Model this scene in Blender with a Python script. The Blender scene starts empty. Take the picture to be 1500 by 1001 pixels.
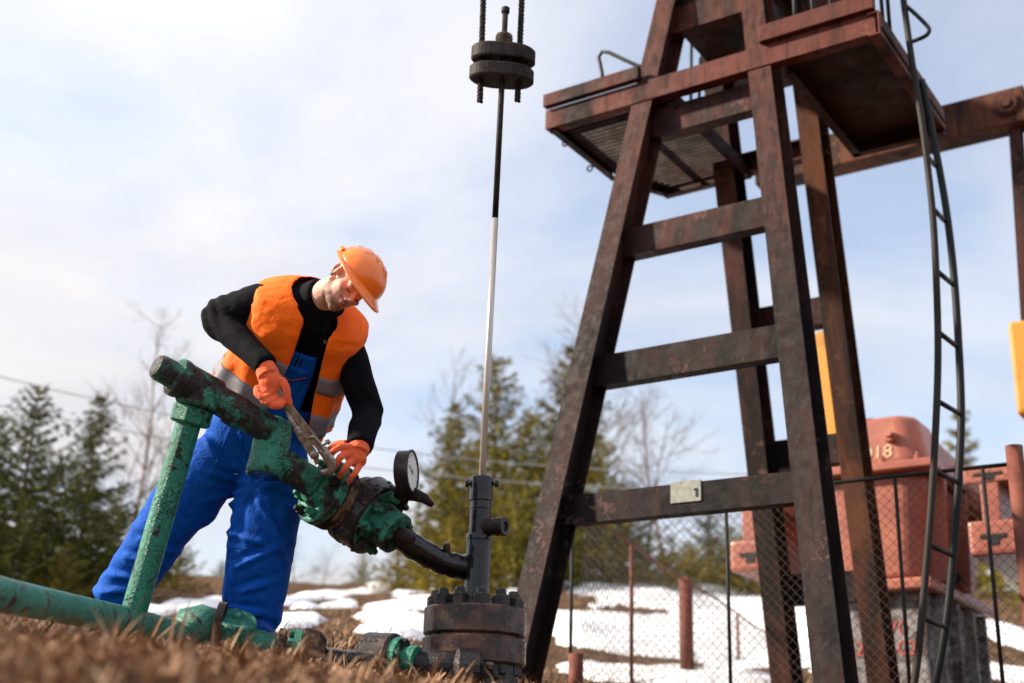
import bpy, bmesh, math, random
import numpy as np
from mathutils import Vector, Matrix, noise

random.seed(7)
rng = np.random.default_rng(11)
SC = bpy.context.scene
COL = SC.collection
V = Vector

# ------------------------------------------------------------------ camera
F_PX, IW, IH = 1859.0, 1500.0, 1001.0
PITCH, ROLL, YAW = math.radians(19.4), math.radians(1.84), math.radians(34.1)
CF = V((0, math.cos(PITCH), math.sin(PITCH)))
_cu = V((0, -math.sin(PITCH), math.cos(PITCH)))
CR = V((1, 0, 0)) * math.cos(ROLL) + _cu * math.sin(ROLL)
CU = -V((1, 0, 0)) * math.sin(ROLL) + _cu * math.cos(ROLL)
cam = bpy.data.cameras.new('camera')
cam.sensor_width = 36.0
cam.lens = 36.0 * F_PX / IW
cam.clip_start, cam.clip_end = 0.05, 2000
cam.dof.use_dof = True
cam.dof.focus_distance = 5.15
cam.dof.aperture_fstop = 1.7
cam_o = bpy.data.objects.new('camera', cam)
m = Matrix.Identity(4)
for i in range(3):
    m[i][0], m[i][1], m[i][2] = CR[i], CU[i], -CF[i]
cam_o.matrix_world = m
COL.objects.link(cam_o)
SC.camera = cam_o

def ray(x, y):
    return CF + CR * ((x - IW / 2) / F_PX) - CU * ((y - IH / 2) / F_PX)
def P(x, y, d):
    """photo pixel and distance along the view axis -> place in the world"""
    return ray(x, y) * d
def DIR(ix, iy, tc):
    return (CR * ix + CU * iy - CF * tc).normalized()
def on_y(x, y, Y):
    r = ray(x, y)
    return r * (Y / r.y)
# rig axes: u along the cross bars, v from the well towards the gearbox
AU = V((math.cos(YAW), -math.sin(YAW), 0))
AV = V((math.sin(YAW), math.cos(YAW), 0))
AZ = V((0, 0, 1))
def G(u, v, z):
    return AU * (u - 3.08) + AV * v + AZ * z
def on_v(x, y, v):
    r = ray(x, y)
    return r * (v / r.dot(AV))

# ------------------------------------------------------------------ light
SUN_EL, SUN_AZ = math.radians(31), math.radians(-90)     # azimuth from +Y towards +X
w = bpy.data.worlds.new('World')
SC.world = w
w.use_nodes = True
nt = w.node_tree
nt.nodes.clear()
def wn(t, **k):
    n = nt.nodes.new(t)
    for a, b in k.items():
        setattr(n, a, b)
    return n
wl = nt.links.new
out = wn('ShaderNodeOutputWorld')
sky = wn('ShaderNodeTexSky', sky_type='NISHITA', sun_disc=False)
sky.sun_elevation, sky.sun_rotation = SUN_EL, SUN_AZ
sky.air_density, sky.dust_density, sky.ozone_density = 1.0, 1.2, 1.5
bg_sky = wn('ShaderNodeBackground')
bg_sky.inputs[1].default_value = 0.13
bg_cl = wn('ShaderNodeBackground')
bg_cl.inputs[1].default_value = 1.0
tc = wn('ShaderNodeTexCoord')
sep = wn('ShaderNodeSeparateXYZ')
wl(tc.outputs['Generated'], sep.inputs[0])
zz = wn('ShaderNodeMath', operation='MAXIMUM'); zz.inputs[1].default_value = 0.0
wl(sep.outputs[2], zz.inputs[0])
za = wn('ShaderNodeMath', operation='ADD'); za.inputs[1].default_value = 0.22
wl(zz.outputs[0], za.inputs[0])
dv = wn('ShaderNodeVectorMath', operation='DIVIDE')
cmb = wn('ShaderNodeCombineXYZ')
for i in range(3):
    wl(za.outputs[0], cmb.inputs[i])
wl(tc.outputs['Generated'], dv.inputs[0]); wl(cmb.outputs[0], dv.inputs[1])
mp = wn('ShaderNodeMapping')
mp.inputs['Location'].default_value = (8.3, 4.0, 0)
mp.inputs['Rotation'].default_value = (0, 0, 0.3)
mp.inputs['Scale'].default_value = (0.7, 1.0, 0.6)
wl(dv.outputs[0], mp.inputs[0])
n1 = wn('ShaderNodeTexNoise'); n1.inputs['Scale'].default_value = 1.3
n1.inputs['Detail'].default_value = 7; n1.inputs['Roughness'].default_value = 0.52
n1.inputs['Distortion'].default_value = 0.4
wl(mp.outputs[0], n1.inputs['Vector'])
r1 = wn('ShaderNodeValToRGB')
r1.color_ramp.elements[0].position = 0.36; r1.color_ramp.elements[0].color = (0.26, 0.26, 0.26, 1)
r1.color_ramp.elements[1].position = 0.62; r1.color_ramp.elements[1].color = (1, 1, 1, 1)
wl(n1.outputs[0], r1.inputs[0])
n2 = wn('ShaderNodeTexNoise'); n2.inputs['Scale'].default_value = 2.1
n2.inputs['Detail'].default_value = 6; n2.inputs['Roughness'].default_value = 0.5
wl(mp.outputs[0], n2.inputs['Vector'])
r2 = wn('ShaderNodeValToRGB')
r2.color_ramp.elements[0].position = 0.33; r2.color_ramp.elements[0].color = (0.71, 0.695, 0.73, 1)
r2.color_ramp.elements[1].position = 0.66; r2.color_ramp.elements[1].color = (0.91, 0.88, 0.865, 1)
wl(n2.outputs[0], r2.inputs[0])
wl(r2.outputs[0], bg_cl.inputs[0])
# an overcast sky grows brighter from the horizon to the zenith
ge = wn('ShaderNodeMath', operation='MULTIPLY_ADD'); ge.inputs[1].default_value = 0.46; ge.inputs[2].default_value = 0.475
wl(zz.outputs[0], ge.inputs[0]); wl(ge.outputs[0], bg_cl.inputs[1])
wl(sky.outputs[0], bg_sky.inputs[0])
mx = wn('ShaderNodeMixShader')
wl(r1.outputs[0], mx.inputs[0]); wl(bg_sky.outputs[0], mx.inputs[1]); wl(bg_cl.outputs[0], mx.inputs[2])
wl(mx.outputs[0], out.inputs[0])

sun = bpy.data.lights.new('sun', 'SUN')
sun.energy, sun.angle, sun.color = 4.9, math.radians(3.0), (1.0, 0.87, 0.70)
sun_o = bpy.data.objects.new('sun', sun)
sd = V((math.sin(SUN_AZ) * math.cos(SUN_EL), math.cos(SUN_AZ) * math.cos(SUN_EL), math.sin(SUN_EL)))
sun_o.rotation_euler = sd.to_track_quat('Z', 'Y').to_euler()
sun_o.location = sd * 50
COL.objects.link(sun_o)

SC.view_settings.view_transform = 'Standard'
SC.view_settings.look = 'None'
SC.view_settings.exposure = 0.93
SC.view_settings.gamma = 1.0
SC.render.engine = 'CYCLES'
SC.cycles.use_denoising = True
SC.cycles.max_bounces = 6
SC.cycles.diffuse_bounces = 3
SC.cycles.glossy_bounces = 3
SC.cycles.transparent_max_bounces = 6
SC.cycles.caustics_reflective = False
SC.cycles.caustics_refractive = False

# ------------------------------------------------------------------ mesh helpers
class MB:
    """collects shapes, becomes ONE mesh object"""
    def __init__(s):
        s.v, s.f, s.sm = [], [], []
    def add(s, vs, fs, smooth=False):
        b = len(s.v)
        s.v += [tuple(q) for q in vs]
        for q in fs:
            s.f.append(tuple(b + i for i in q)); s.sm.append(smooth)
        return s
    def box(s, c, ax, half, bev=0.0):
        """c centre, ax three axes, half three half sizes, bev = chamfer on all edges"""
        c = V(c); A = [a.normalized() for a in ax]
        if bev <= 0:
            vs = [c + A[0] * half[0] * i + A[1] * half[1] * j + A[2] * half[2] * k for i in (-1, 1) for j in (-1, 1) for k in (-1, 1)]
            return s.add(vs, [(0, 1, 3, 2), (4, 6, 7, 5), (0, 4, 5, 1), (2, 3, 7, 6), (0, 2, 6, 4), (1, 5, 7, 3)])
        bm = bmesh.new()
        bmesh.ops.create_cube(bm, size=2)
        for q in bm.verts:
            q.co = V((q.co.x * half[0], q.co.y * half[1], q.co.z * half[2]))
        bmesh.ops.bevel(bm, geom=bm.edges[:], offset=bev, segments=2, affect='EDGES', profile=0.6)
        M = Matrix((A[0], A[1], A[2])).transposed()
        bm.verts.index_update()
        s.add([c + M @ q.co for q in bm.verts], [[q.index for q in f_.verts] for f_ in bm.faces])
        bm.free()
        return s
    def bar(s, p, q, w_, h_, up, bev=0.0):
        p, q = V(p), V(q)
        d = (q - p); L = d.length; d.normalize()
        up = (up - d * up.dot(d)).normalized()
        return s.box((p + q) / 2, (d, d.cross(up), up), (L / 2, w_ / 2, h_ / 2), bev)
    def loft(s, rings, caps=True, smooth=True, closed=True):
        n = len(rings[0]); vs = [q for r_ in rings for q in r_]; fs = []
        for i in range(len(rings) - 1):
            for j in range(n if closed else n - 1):
                k = (j + 1) % n
                fs.append((i * n + j, i * n + k, (i + 1) * n + k, (i + 1) * n + j))
        b = len(s.v); s.add(vs, fs, smooth)
        if caps and closed:
            s.f.append(tuple(b + j for j in reversed(range(n)))); s.sm.append(False)
            t = b + (len(rings) - 1) * n
            s.f.append(tuple(t + j for j in range(n))); s.sm.append(False)
        return s
    def tube(s, path, rad, n=12, caps=True, smooth=True, wob=0.0, scale=(1, 1), up=None):
        path = [V(q) for q in path]
        if not hasattr(rad, '__len__'):
            rad = [rad] * len(path)
        rings = []; prev = up
        for i, c in enumerate(path):
            t = (path[min(i + 1, len(path) - 1)] - path[max(i - 1, 0)]).normalized()
            if prev is None:
                prev = t.orthogonal()
            a = (prev - t * prev.dot(t)).normalized(); prev = a
            b = t.cross(a)
            r_ = []
            for j in range(n):
                g = 2 * math.pi * j / n
                k = rad[i] * (1 + wob * (random.random() - 0.5))
                r_.append(c + a * (math.cos(g) * k * scale[0]) + b * (math.sin(g) * k * scale[1]))
            rings.append(r_)
        return s.loft(rings, caps, smooth)
    def lathe(s, c, axis, prof, n=32, smooth=False, a0=None):
        """prof: list of (distance along the axis, radius)"""
        c = V(c); t = V(axis).normalized(); a = a0 or t.orthogonal().normalized()
        a = (a - t * a.dot(t)).normalized(); b = t.cross(a)
        rings = [[c + t * h + (a * math.cos(2 * math.pi * j / n) + b * math.sin(2 * math.pi * j / n)) * r_ for j in range(n)] for h, r_ in prof]
        return s.loft(rings, True, smooth)
    def ell(s, c, ax, rad, n=14, m_=9):
        c = V(c); rings = []
        for i in range(m_):
            g = math.pi * (0.03 + 0.94 * i / (m_ - 1))
            rings.append([c + ax[0] * (rad[0] * math.sin(g) * math.cos(2 * math.pi * j / n)) + ax[1] * (rad[1] * math.sin(g) * math.sin(2 * math.pi * j / n)) + ax[2] * (-rad[2] * math.cos(g)) for j in range(n)])
        return s.loft(rings)
    def ibeam(s, p, q, wdir, w_, h_, tf=0.014, tw=0.010):
        """I section from p to q; flanges of width w_ lie along wdir, depth h_ across"""
        p, q = V(p), V(q); d = (q - p).normalized()
        a = (wdir - d * wdir.dot(d)).normalized(); b = a.cross(d)
        if b.dot(AV) < 0: b = -b
        sec = [(-w_, -h_), (w_, -h_), (w_, -h_ + 2 * tf), (tw, -h_ + 2 * tf), (tw, h_ - 2 * tf), (w_, h_ - 2 * tf), (w_, h_), (-w_, h_), (-w_, h_ - 2 * tf), (-tw, h_ - 2 * tf), (-tw, -h_ + 2 * tf), (-w_, -h_ + 2 * tf)]
        return s.loft([[c + a * (x / 2) + b * (y / 2) for x, y in sec] for c in (p, q)], True, False)
    def chan(s, p, q, face, w_, h_, t=0.012):
        """U channel from p to q with its web on the side `face`; h_ tall, w_ deep"""
        p, q = V(p), V(q); d = (q - p).normalized()
        b = (face - d * face.dot(d)).normalized(); a = d.cross(b)
        h2 = h_ / 2
        sec = [(-h2, 0), (h2, 0), (h2, -w_), (h2 - t, -w_), (h2 - t, -t), (-h2 + t, -t), (-h2 + t, -w_), (-h2, -w_)]
        return s.loft([[c + a * x + b * y for x, y in sec] for c in (p, q)], True, False)
    def prism(s, poly, off):
        n = len(poly); off = V(off)
        return s.add([V(q) for q in poly] + [V(q) + off for q in poly], [tuple(reversed(range(n))), tuple(range(n, 2 * n))] + [(i, (i + 1) % n, n + (i + 1) % n, n + i) for i in range(n)])
    def mesh(s, name):
        me = bpy.data.meshes.new(name)
        me.from_pydata(s.v, [], s.f)
        me.polygons.foreach_set('use_smooth', s.sm)
        bm = bmesh.new(); bm.from_mesh(me)
        bmesh.ops.recalc_face_normals(bm, faces=bm.faces[:])
        bm.to_mesh(me); bm.free()
        return me
    def build(s, name, mat, parent=None, **k):
        return obj(name, s.mesh(name), mat, parent, **k)

def obj(name, me, mat, parent=None, label=None, cat=None, group=None, kind=None):
    o = bpy.data.objects.new(name, me)
    if mat is not None and me is not None:
        if not me.materials: me.materials.append(mat)
    COL.objects.link(o)
    if parent is not None:
        o.parent = parent
        o.matrix_parent_inverse = Matrix.Translation(-ROOT_LOC[parent.name])
        ROOT_LOC[o.name] = V((0, 0, 0)) if parent.type == 'EMPTY' else ROOT_LOC.get(parent.name, V())
    else:
        ROOT_LOC[o.name] = V((0, 0, 0))
    tag(o, label, cat, group, kind)
    return o
ROOT_LOC = {}
def tag(o, label=None, cat=None, group=None, kind=None):
    for a, b in (('label', label), ('category', cat), ('group', group), ('kind', kind)):
        if b: o[a] = b
def thing(name, label, cat, loc, group=None):
    o = bpy.data.objects.new(name, None)
    o.location = loc; o.empty_display_size = 0.2
    COL.objects.link(o)
    ROOT_LOC[o.name] = V(loc)
    tag(o, label, cat, group)
    return o
def np_mesh(name, verts, faces, smooth=False):
    """fast: verts (n,3), faces (m,k)"""
    verts = np.asarray(verts, np.float32); faces = np.asarray(faces, np.int32)
    me = bpy.data.meshes.new(name)
    nf, k = faces.shape
    me.vertices.add(len(verts)); me.loops.add(nf * k); me.polygons.add(nf)
    me.vertices.foreach_set('co', verts.ravel())
    me.loops.foreach_set('vertex_index', faces.ravel())
    me.polygons.foreach_set('loop_start', np.arange(nf, dtype=np.int32) * k)
    me.polygons.foreach_set('loop_total', np.full(nf, k, np.int32))
    if smooth: me.polygons.foreach_set('use_smooth', np.ones(nf, bool))
    me.update(calc_edges=True)
    return me
def blob(mb, voxel, smooth=4, fac=0.5):
    """overlapping closed shapes -> one continuous surface"""
    me = mb.mesh('tmp')
    o = bpy.data.objects.new('tmp', me); COL.objects.link(o)
    r_ = o.modifiers.new('r', 'REMESH'); r_.mode = 'VOXEL'; r_.voxel_size = voxel; r_.use_smooth_shade = True
    if smooth:
        s_ = o.modifiers.new('s', 'SMOOTH'); s_.iterations = smooth; s_.factor = fac
    dg = bpy.context.evaluated_depsgraph_get(); dg.update()
    res = bpy.data.meshes.new_from_object(o.evaluated_get(dg))
    bpy.data.objects.remove(o); bpy.data.meshes.remove(me)
    res.polygons.foreach_set('use_smooth', np.ones(len(res.polygons), bool))
    return res
def fold(me, fn):
    """push every vertex along its normal by fn(position, normal)"""
    me.update()
    nor = [V(q.vector) for q in me.vertex_normals]
    for q, n_ in zip(me.vertices, nor):
        q.co = q.co + n_ * fn(q.co, n_)
    me.update()
def fbm(p, s, oct_=3):
    return noise.fractal(V(p) * s, 1.0, 2.0, oct_)

# ------------------------------------------------------------------ materials
class M:
    def __init__(s, name, rough=0.6, metal=0.0, spec=0.5):
        s.m = bpy.data.materials.new(name); s.m.use_nodes = True
        s.nt = s.m.node_tree; s.b = s.nt.nodes['Principled BSDF']
        s.b.inputs['Roughness'].default_value = rough
        s.b.inputs['Metallic'].default_value = metal
        s.b.inputs['Specular IOR Level'].default_value = spec
        s.geo = s.nt.nodes.new('ShaderNodeTexCoord')
        s.co = s.geo.outputs['Object']
    def n(s, t, **k):
        q = s.nt.nodes.new(t)
        for a, b in k.items(): setattr(q, a, b)
        return q
    def put(s, sock, val):
        if hasattr(val, 'is_output') or hasattr(val, 'links'):
            s.nt.links.new(val, sock)
        elif isinstance(val, (tuple, list)):
            sock.default_value = tuple(val) + ((1,) if len(val) == 3 and len(sock.default_value) == 4 else ())
        else:
            sock.default_value = val
    def mapping(s, scale, rot=(0, 0, 0)):
        q = s.n('ShaderNodeMapping'); q.inputs['Scale'].default_value = scale; q.inputs['Rotation'].default_value = rot
        s.nt.links.new(s.co, q.inputs[0]); return q.outputs[0]
    def noise(s, scale, detail=4, rough=0.55, dist=0.0, vec=None):
        q = s.n('ShaderNodeTexNoise')
        q.inputs['Scale'].default_value = scale; q.inputs['Detail'].default_value = detail
        q.inputs['Roughness'].default_value = rough; q.inputs['Distortion'].default_value = dist
        s.nt.links.new(vec or s.co, q.inputs['Vector']); return q.outputs[0]
    def vor(s, scale, feature='DISTANCE_TO_EDGE', vec=None):
        q = s.n('ShaderNodeTexVoronoi', feature=feature)
        q.inputs['Scale'].default_value = scale
        s.nt.links.new(vec or s.co, q.inputs['Vector']); return q.outputs[0]
    def wave(s, scale, dist=0.0, vec=None, dirn='X'):
        q = s.n('ShaderNodeTexWave', bands_direction=dirn); q.inputs['Scale'].default_value = scale; q.inputs['Distortion'].default_value = dist
        s.nt.links.new(vec or s.co, q.inputs['Vector']); return q.outputs['Fac']
    def ramp(s, fac, stops):
        q = s.n('ShaderNodeValToRGB'); e = q.color_ramp.elements
        while len(e) < len(stops): e.new(0.5)
        for i, (p_, c_) in enumerate(stops):
            e[i].position = p_
            e[i].color = (c_, c_, c_, 1) if not isinstance(c_, (tuple, list)) else tuple(c_) + (1,)
        s.nt.links.new(fac, q.inputs[0]); return q.outputs[0]
    def mix(s, fac, a, b, mode='MIX'):
        q = s.n('ShaderNodeMix', data_type='RGBA', blend_type=mode)
        s.put(q.inputs[0], fac); s.put(q.inputs[6], a); s.put(q.inputs[7], b); return q.outputs[2]
    def math(s, op, a, b=0.0):
        q = s.n('ShaderNodeMath', operation=op); s.put(q.inputs[0], a); s.put(q.inputs[1], b); return q.outputs[0]
    def rnd(s):
        return s.n('ShaderNodeObjectInfo').outputs['Random']
    def isl(s):
        return s.n('ShaderNodeNewGeometry').outputs['Random Per Island']
    def color(s, c): s.put(s.b.inputs['Base Color'], c); return s
    def rough(s, c): s.put(s.b.inputs['Roughness'], c); return s
    def bump(s, h, strength=0.4, dist=0.01, prev=None):
        q = s.n('ShaderNodeBump'); q.inputs['Strength'].default_value = strength; q.inputs['Distance'].default_value = dist
        s.nt.links.new(h, q.inputs['Height'])
        if prev: s.nt.links.new(prev, q.inputs['Normal'])
        s.nt.links.new(q.outputs[0], s.b.inputs['Normal']); return q.outputs[0]

def mat_rig(name, red, dark, flake, scale=1.0, dk=0.5, fl=0.56, top=None):
    a = M(name, 0.7, 0.0, 0.16)
    st_ = a.mapping((1, 1, 0.22))
    n1_ = a.noise(3.2 * scale, 6, 0.62, 0.5, st_); n2_ = a.noise(30 * scale, 5, 0.7); n3_ = a.noise(11 * scale, 6, 0.65, 0.3); n4_ = a.noise(1.1 * scale, 3, 0.5); n5_ = a.noise(22 * scale, 5, 0.65, 0.4, a.mapping((1, 1, 0.08)))
    c = a.mix(a.ramp(n1_, [(dk - 0.09, 0.0), (dk + 0.09, 1.0)]), red, dark)
    c = a.mix(a.ramp(n5_, [(0.54, 0.0), (0.66, 0.8)]), c, dark)
    f_ = a.math('MULTIPLY', a.ramp(n3_, [(fl - 0.01, 0.0), (fl + 0.05, 1.0)]), a.ramp(n4_, [(0.50, 0.0), (0.64, 0.9)]))
    f_ = a.math('MULTIPLY', f_, a.ramp(n2_, [(0.36, 0.15), (0.55, 0.9)]))
    c = a.mix(f_, c, flake)
    if top:      # darker low down, blending to the redder top colour with height
        sz_ = a.n('ShaderNodeSeparateXYZ'); a.nt.links.new(a.co, sz_.inputs[0])
        hz_ = a.math('ADD', a.math('MULTIPLY', sz_.outputs[2], 0.30), a.math('MULTIPLY', n1_, 0.9))
        c = a.mix(a.math('MULTIPLY', a.ramp(a.math('MULTIPLY', hz_, 0.5), [(0.62, 0.0), (0.86, 1.0)]), a.ramp(n5_, [(0.42, 0.85), (0.62, 0.15)])), c, top)
    c = a.mix(a.math('MULTIPLY', a.rnd(), 0.35), c, dark)
    a.color(c); a.rough(a.ramp(n3_, [(0.3, 0.5), (0.7, 0.85)]))
    a.bump(a.math('ADD', n2_, n3_), 0.4, 0.006)
    return a.m
MAT = {}
MAT['rig'] = mat_rig('rusty_primer', (0.095, 0.032, 0.025), (0.014, 0.009, 0.009), (0.24, 0.135, 0.115))
MAT['rig_dark'] = mat_rig('oily_rust', (0.034, 0.015, 0.013), (0.0075, 0.0055, 0.006), (0.17, 0.10, 0.09), 1.2, 0.47, 0.56, (0.125, 0.038, 0.027))
MAT['rig_red'] = mat_rig('red_brown_rust', (0.130, 0.037, 0.028), (0.020, 0.010, 0.009), (0.24, 0.12, 0.09), 1.0, 0.54)
MAT['rig_grate'] = mat_rig('grating_rust', (0.032, 0.012, 0.010), (0.012, 0.006, 0.005), (0.2, 0.09, 0.06), 0.8, 0.55, 0.60)
MAT['rig_deck'] = mat_rig('deck_rust', (0.050, 0.016, 0.013), (0.012, 0.007, 0.006), (0.12, 0.05, 0.035), 0.8, 0.50, 0.60)
MAT['rig_rust'] = mat_rig('orange_rust', (0.115, 0.040, 0.020), (0.018, 0.010, 0.008), (0.20, 0.11, 0.07), 0.8, 0.52)

a = M('black_oiled_steel', 0.2, 0.0, 0.2); a.b.inputs['Coat Weight'].default_value = 0.55; a.b.inputs['Coat Roughness'].default_value = 0.06
n_ = a.noise(30, 5, 0.65); n2_ = a.noise(140, 4, 0.6); n3_ = a.noise(7, 4, 0.6)
a.color(a.mix(a.ramp(n3_, [(0.55, 0.0), (0.72, 1.0)]), (0.006, 0.005, 0.007), (0.028, 0.016, 0.013)))
a.rough(a.ramp(n_, [(0.42, 0.13), (0.68, 0.42)])); a.bump(a.math('ADD', n_, a.math('MULTIPLY', n2_, 0.25)), 0.65, 0.010)
MAT['oil'] = a.m

a = M('oily_clumped_steel', 0.3, 0.0, 0.2); a.b.inputs['Coat Weight'].default_value = 0.3; a.b.inputs['Coat Roughness'].default_value = 0.1
n_ = a.noise(45, 6, 0.7); n2_ = a.noise(11, 4, 0.6)
a.color(a.mix(a.ramp(n2_, [(0.52, 0.0), (0.66, 1.0)]), (0.012, 0.009, 0.010), (0.075, 0.045, 0.032)))
a.rough(a.ramp(n_, [(0.38, 0.10), (0.65, 0.6)])); a.bump(n_, 0.8, 0.010)
MAT['oil_clump'] = a.m

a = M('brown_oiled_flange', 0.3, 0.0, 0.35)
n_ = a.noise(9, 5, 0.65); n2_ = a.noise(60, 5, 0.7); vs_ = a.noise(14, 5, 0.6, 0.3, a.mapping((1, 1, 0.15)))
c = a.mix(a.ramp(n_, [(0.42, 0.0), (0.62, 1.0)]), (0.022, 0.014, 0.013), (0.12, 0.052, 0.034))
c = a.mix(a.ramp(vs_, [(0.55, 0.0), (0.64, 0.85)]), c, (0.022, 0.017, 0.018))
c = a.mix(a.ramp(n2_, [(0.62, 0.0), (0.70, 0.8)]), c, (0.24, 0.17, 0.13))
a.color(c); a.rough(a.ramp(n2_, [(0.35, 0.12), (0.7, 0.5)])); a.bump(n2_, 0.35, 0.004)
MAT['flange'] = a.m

def mat_green(name, oil_lo, oil_hi, col=(0.014, 0.185, 0.120), crack=True, rough=0.42):
    a = M(name, rough, 0.0, 0.45)
    wv = a.mix(0.10, a.co, a.noise(22, 3, 0.6), 'ADD')
    e1 = a.vor(40, vec=wv); e2 = a.vor(85, vec=wv); n_ = a.noise(12, 6, 0.65, 0.4); n2_ = a.noise(70, 5, 0.7); n3_ = a.noise(5, 4, 0.6)
    tint = a.mix(a.ramp(n2_, [(0.35, 0.0), (0.7, 1.0)]), col, (col[0] * 2.2, col[1] * 1.45, col[2] * 1.5))
    cracks = a.math('MULTIPLY', a.ramp(e1, [(0.03, 1.0), (0.11, 0.0)]), a.ramp(n3_, [(0.50, 0.0), (0.60, 1.0)]))
    cracks2 = a.math('MULTIPLY', a.ramp(e2, [(0.03, 0.9), (0.10, 0.0)]), a.ramp(n3_, [(0.42, 0.75), (0.52, 0.0)]))
    ck = a.math('MAXIMUM', cracks, cracks2)
    c = a.mix(a.math('MULTIPLY', ck, 0.75 if crack else 0.3), tint, (0.012, 0.028, 0.022))
    oil = a.ramp(n_, [(oil_lo, 0.0), (oil_hi, 1.0)])
    c = a.mix(oil, c, a.mix(a.ramp(n2_, [(0.45, 0.0), (0.65, 1.0)]), (0.008, 0.007, 0.008), (0.036, 0.024, 0.020)))
    a.color(c); a.rough(a.ramp(n2_, [(0.3, rough - 0.16), (0.7, rough + 0.2)]))
    h = a.math('SUBTRACT', a.math('ADD', a.math('MULTIPLY', n2_, 0.5), a.math('MULTIPLY', n_, 0.6)), a.math('MULTIPLY', ck, 0.9))
    a.bump(h, 0.8, 0.010)
    return a.m
MAT['green'] = mat_green('peeling_green_paint', 0.575, 0.61)
MAT['green_mid'] = mat_green('oil_stained_green_paint', 0.50, 0.57)
MAT['green_black'] = mat_green('mostly_black_oiled_green', 0.40, 0.50)
MAT['green_pale'] = mat_green('weathered_pale_green_paint', 0.56, 0.62, (0.026, 0.19, 0.135), False, 0.45)
a = M('brown_flaking_rust', 0.85, 0.0, 0.2)
n_ = a.noise(35, 6, 0.7); n2_ = a.noise(10, 4, 0.6)
c = a.mix(a.ramp(n_, [(0.38, 0.0), (0.62, 1.0)]), (0.04, 0.027, 0.022), (0.22, 0.135, 0.08))
a.color(a.mix(a.ramp(n2_, [(0.46, 0.0), (0.56, 1.0)]), c, (0.022, 0.016, 0.016))); a.bump(n_, 0.8, 0.008)
MAT['ringrust'] = a.m
a = M('polished_steel', 0.28, 0.55, 0.6)
n_ = a.noise(40, 3, 0.5, 0, a.mapping((1, 1, 0.05)))
a.color(a.mix(a.ramp(n_, [(0.4, 0.0), (0.65, 1.0)]), (0.55, 0.51, 0.47), (0.40, 0.36, 0.33))); MAT['rod'] = a.m
a = M('dull_dark_steel', 0.6, 0.0, 0.12)
n_ = a.noise(30, 5, 0.65); a.color(a.mix(a.ramp(n_, [(0.4, 0.0), (0.65, 1.0)]), (0.012, 0.011, 0.013), (0.040, 0.026, 0.022))); a.bump(n_, 0.5, 0.005)
MAT['steel_dark'] = a.m
a = M('worn_tool_steel', 0.38, 0.75, 0.5)
n_ = a.noise(50, 5, 0.65); a.color(a.mix(a.ramp(n_, [(0.4, 0.0), (0.65, 1.0)]), (0.36, 0.31, 0.26), (0.16, 0.12, 0.095))); a.bump(n_, 0.25, 0.002)
MAT['tool'] = a.m
a = M('red_oxide_paint', 0.42, 0.0, 0.45)
n_ = a.noise(3, 5, 0.6); n2_ = a.noise(20, 5, 0.65)
c = a.mix(a.ramp(n_, [(0.4, 0.0), (0.65, 1.0)]), (0.36, 0.120, 0.080), (0.25, 0.075, 0.055))
a.color(a.mix(a.ramp(n2_, [(0.6, 0.0), (0.72, 0.6)]), c, (0.16, 0.06, 0.05))); a.bump(n2_, 0.2, 0.006); MAT['oxide'] = a.m
a = M('yellow_enamel', 0.5, 0.0, 0.4)
n_ = a.noise(6, 5, 0.65); a.color(a.mix(a.ramp(n_, [(0.5, 0.0), (0.72, 0.7)]), (0.56, 0.25, 0.030), (0.30, 0.11, 0.022))); MAT['yellow'] = a.m
a = M('stained_pedestal_paint', 0.75, 0.0, 0.3)
n_ = a.noise(6, 6, 0.7, 0.5); n2_ = a.noise(22, 5, 0.7)
c = a.mix(a.ramp(n_, [(0.44, 0.0), (0.56, 1.0)]), (0.07, 0.06, 0.06), (0.24, 0.23, 0.24))
a.color(a.mix(a.ramp(n2_, [(0.54, 0.0), (0.64, 0.85)]), c, (0.10, 0.055, 0.035))); a.bump(n2_, 0.4, 0.01); MAT['pedestal'] = a.m
def flat(name, c, rough=0.6, metal=0.0, nscale=25, var=0.25, bump=0.2, spec=0.25):
    a = M(name, rough, metal, spec)
    n_ = a.noise(nscale, 4, 0.6)
    a.color(a.mix(a.ramp(n_, [(0.35, 0.0), (0.7, 1.0)]), c, tuple(q * (1 - var) for q in c)))
    if bump: a.bump(n_, bump, 0.004)
    MAT[name] = a.m
    return a
flat('ladder_steel', (0.010, 0.011, 0.013), 0.5, 0.0)
flat('ladder_worn', (0.030, 0.024, 0.021), 0.6, 0.0, 4, 0.7)
flat('black_plastic', (0.018, 0.014, 0.018), 0.42)
flat('dial_white', (0.78, 0.78, 0.76), 0.4, 0, 12, 0.1, 0)
flat('needle_black', (0.02, 0.02, 0.02), 0.5)
flat('dial_grey', (0.33, 0.35, 0.38), 0.5)
flat('text_cream', (0.66, 0.46, 0.30), 0.6, 0, 60, 0.45)
flat('text_red', (0.45, 0.10, 0.08), 0.7)
flat('plate_pale', (0.30, 0.31, 0.27), 0.6, 0, 30, 0.4)
flat('wire_grey', (0.085, 0.07, 0.062), 0.6, 0.0)
flat('fence_rust', (0.19, 0.06, 0.042), 0.7, 0, 9, 0.5)
flat('fence_dark', (0.016, 0.014, 0.015), 0.6)
flat('line_wire', (0.35, 0.35, 0.36), 0.5, 0.5)
flat('pole_wood', (0.16, 0.11, 0.08), 0.85)
flat('boot_leather', (0.03, 0.022, 0.018), 0.55)
flat('hair_brown', (0.055, 0.032, 0.02), 0.6, 0, 180, 0.5)
flat('eye_dark', (0.03, 0.018, 0.012), 0.2)
flat('red_piping', (0.45, 0.05, 0.03), 0.7)

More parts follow.
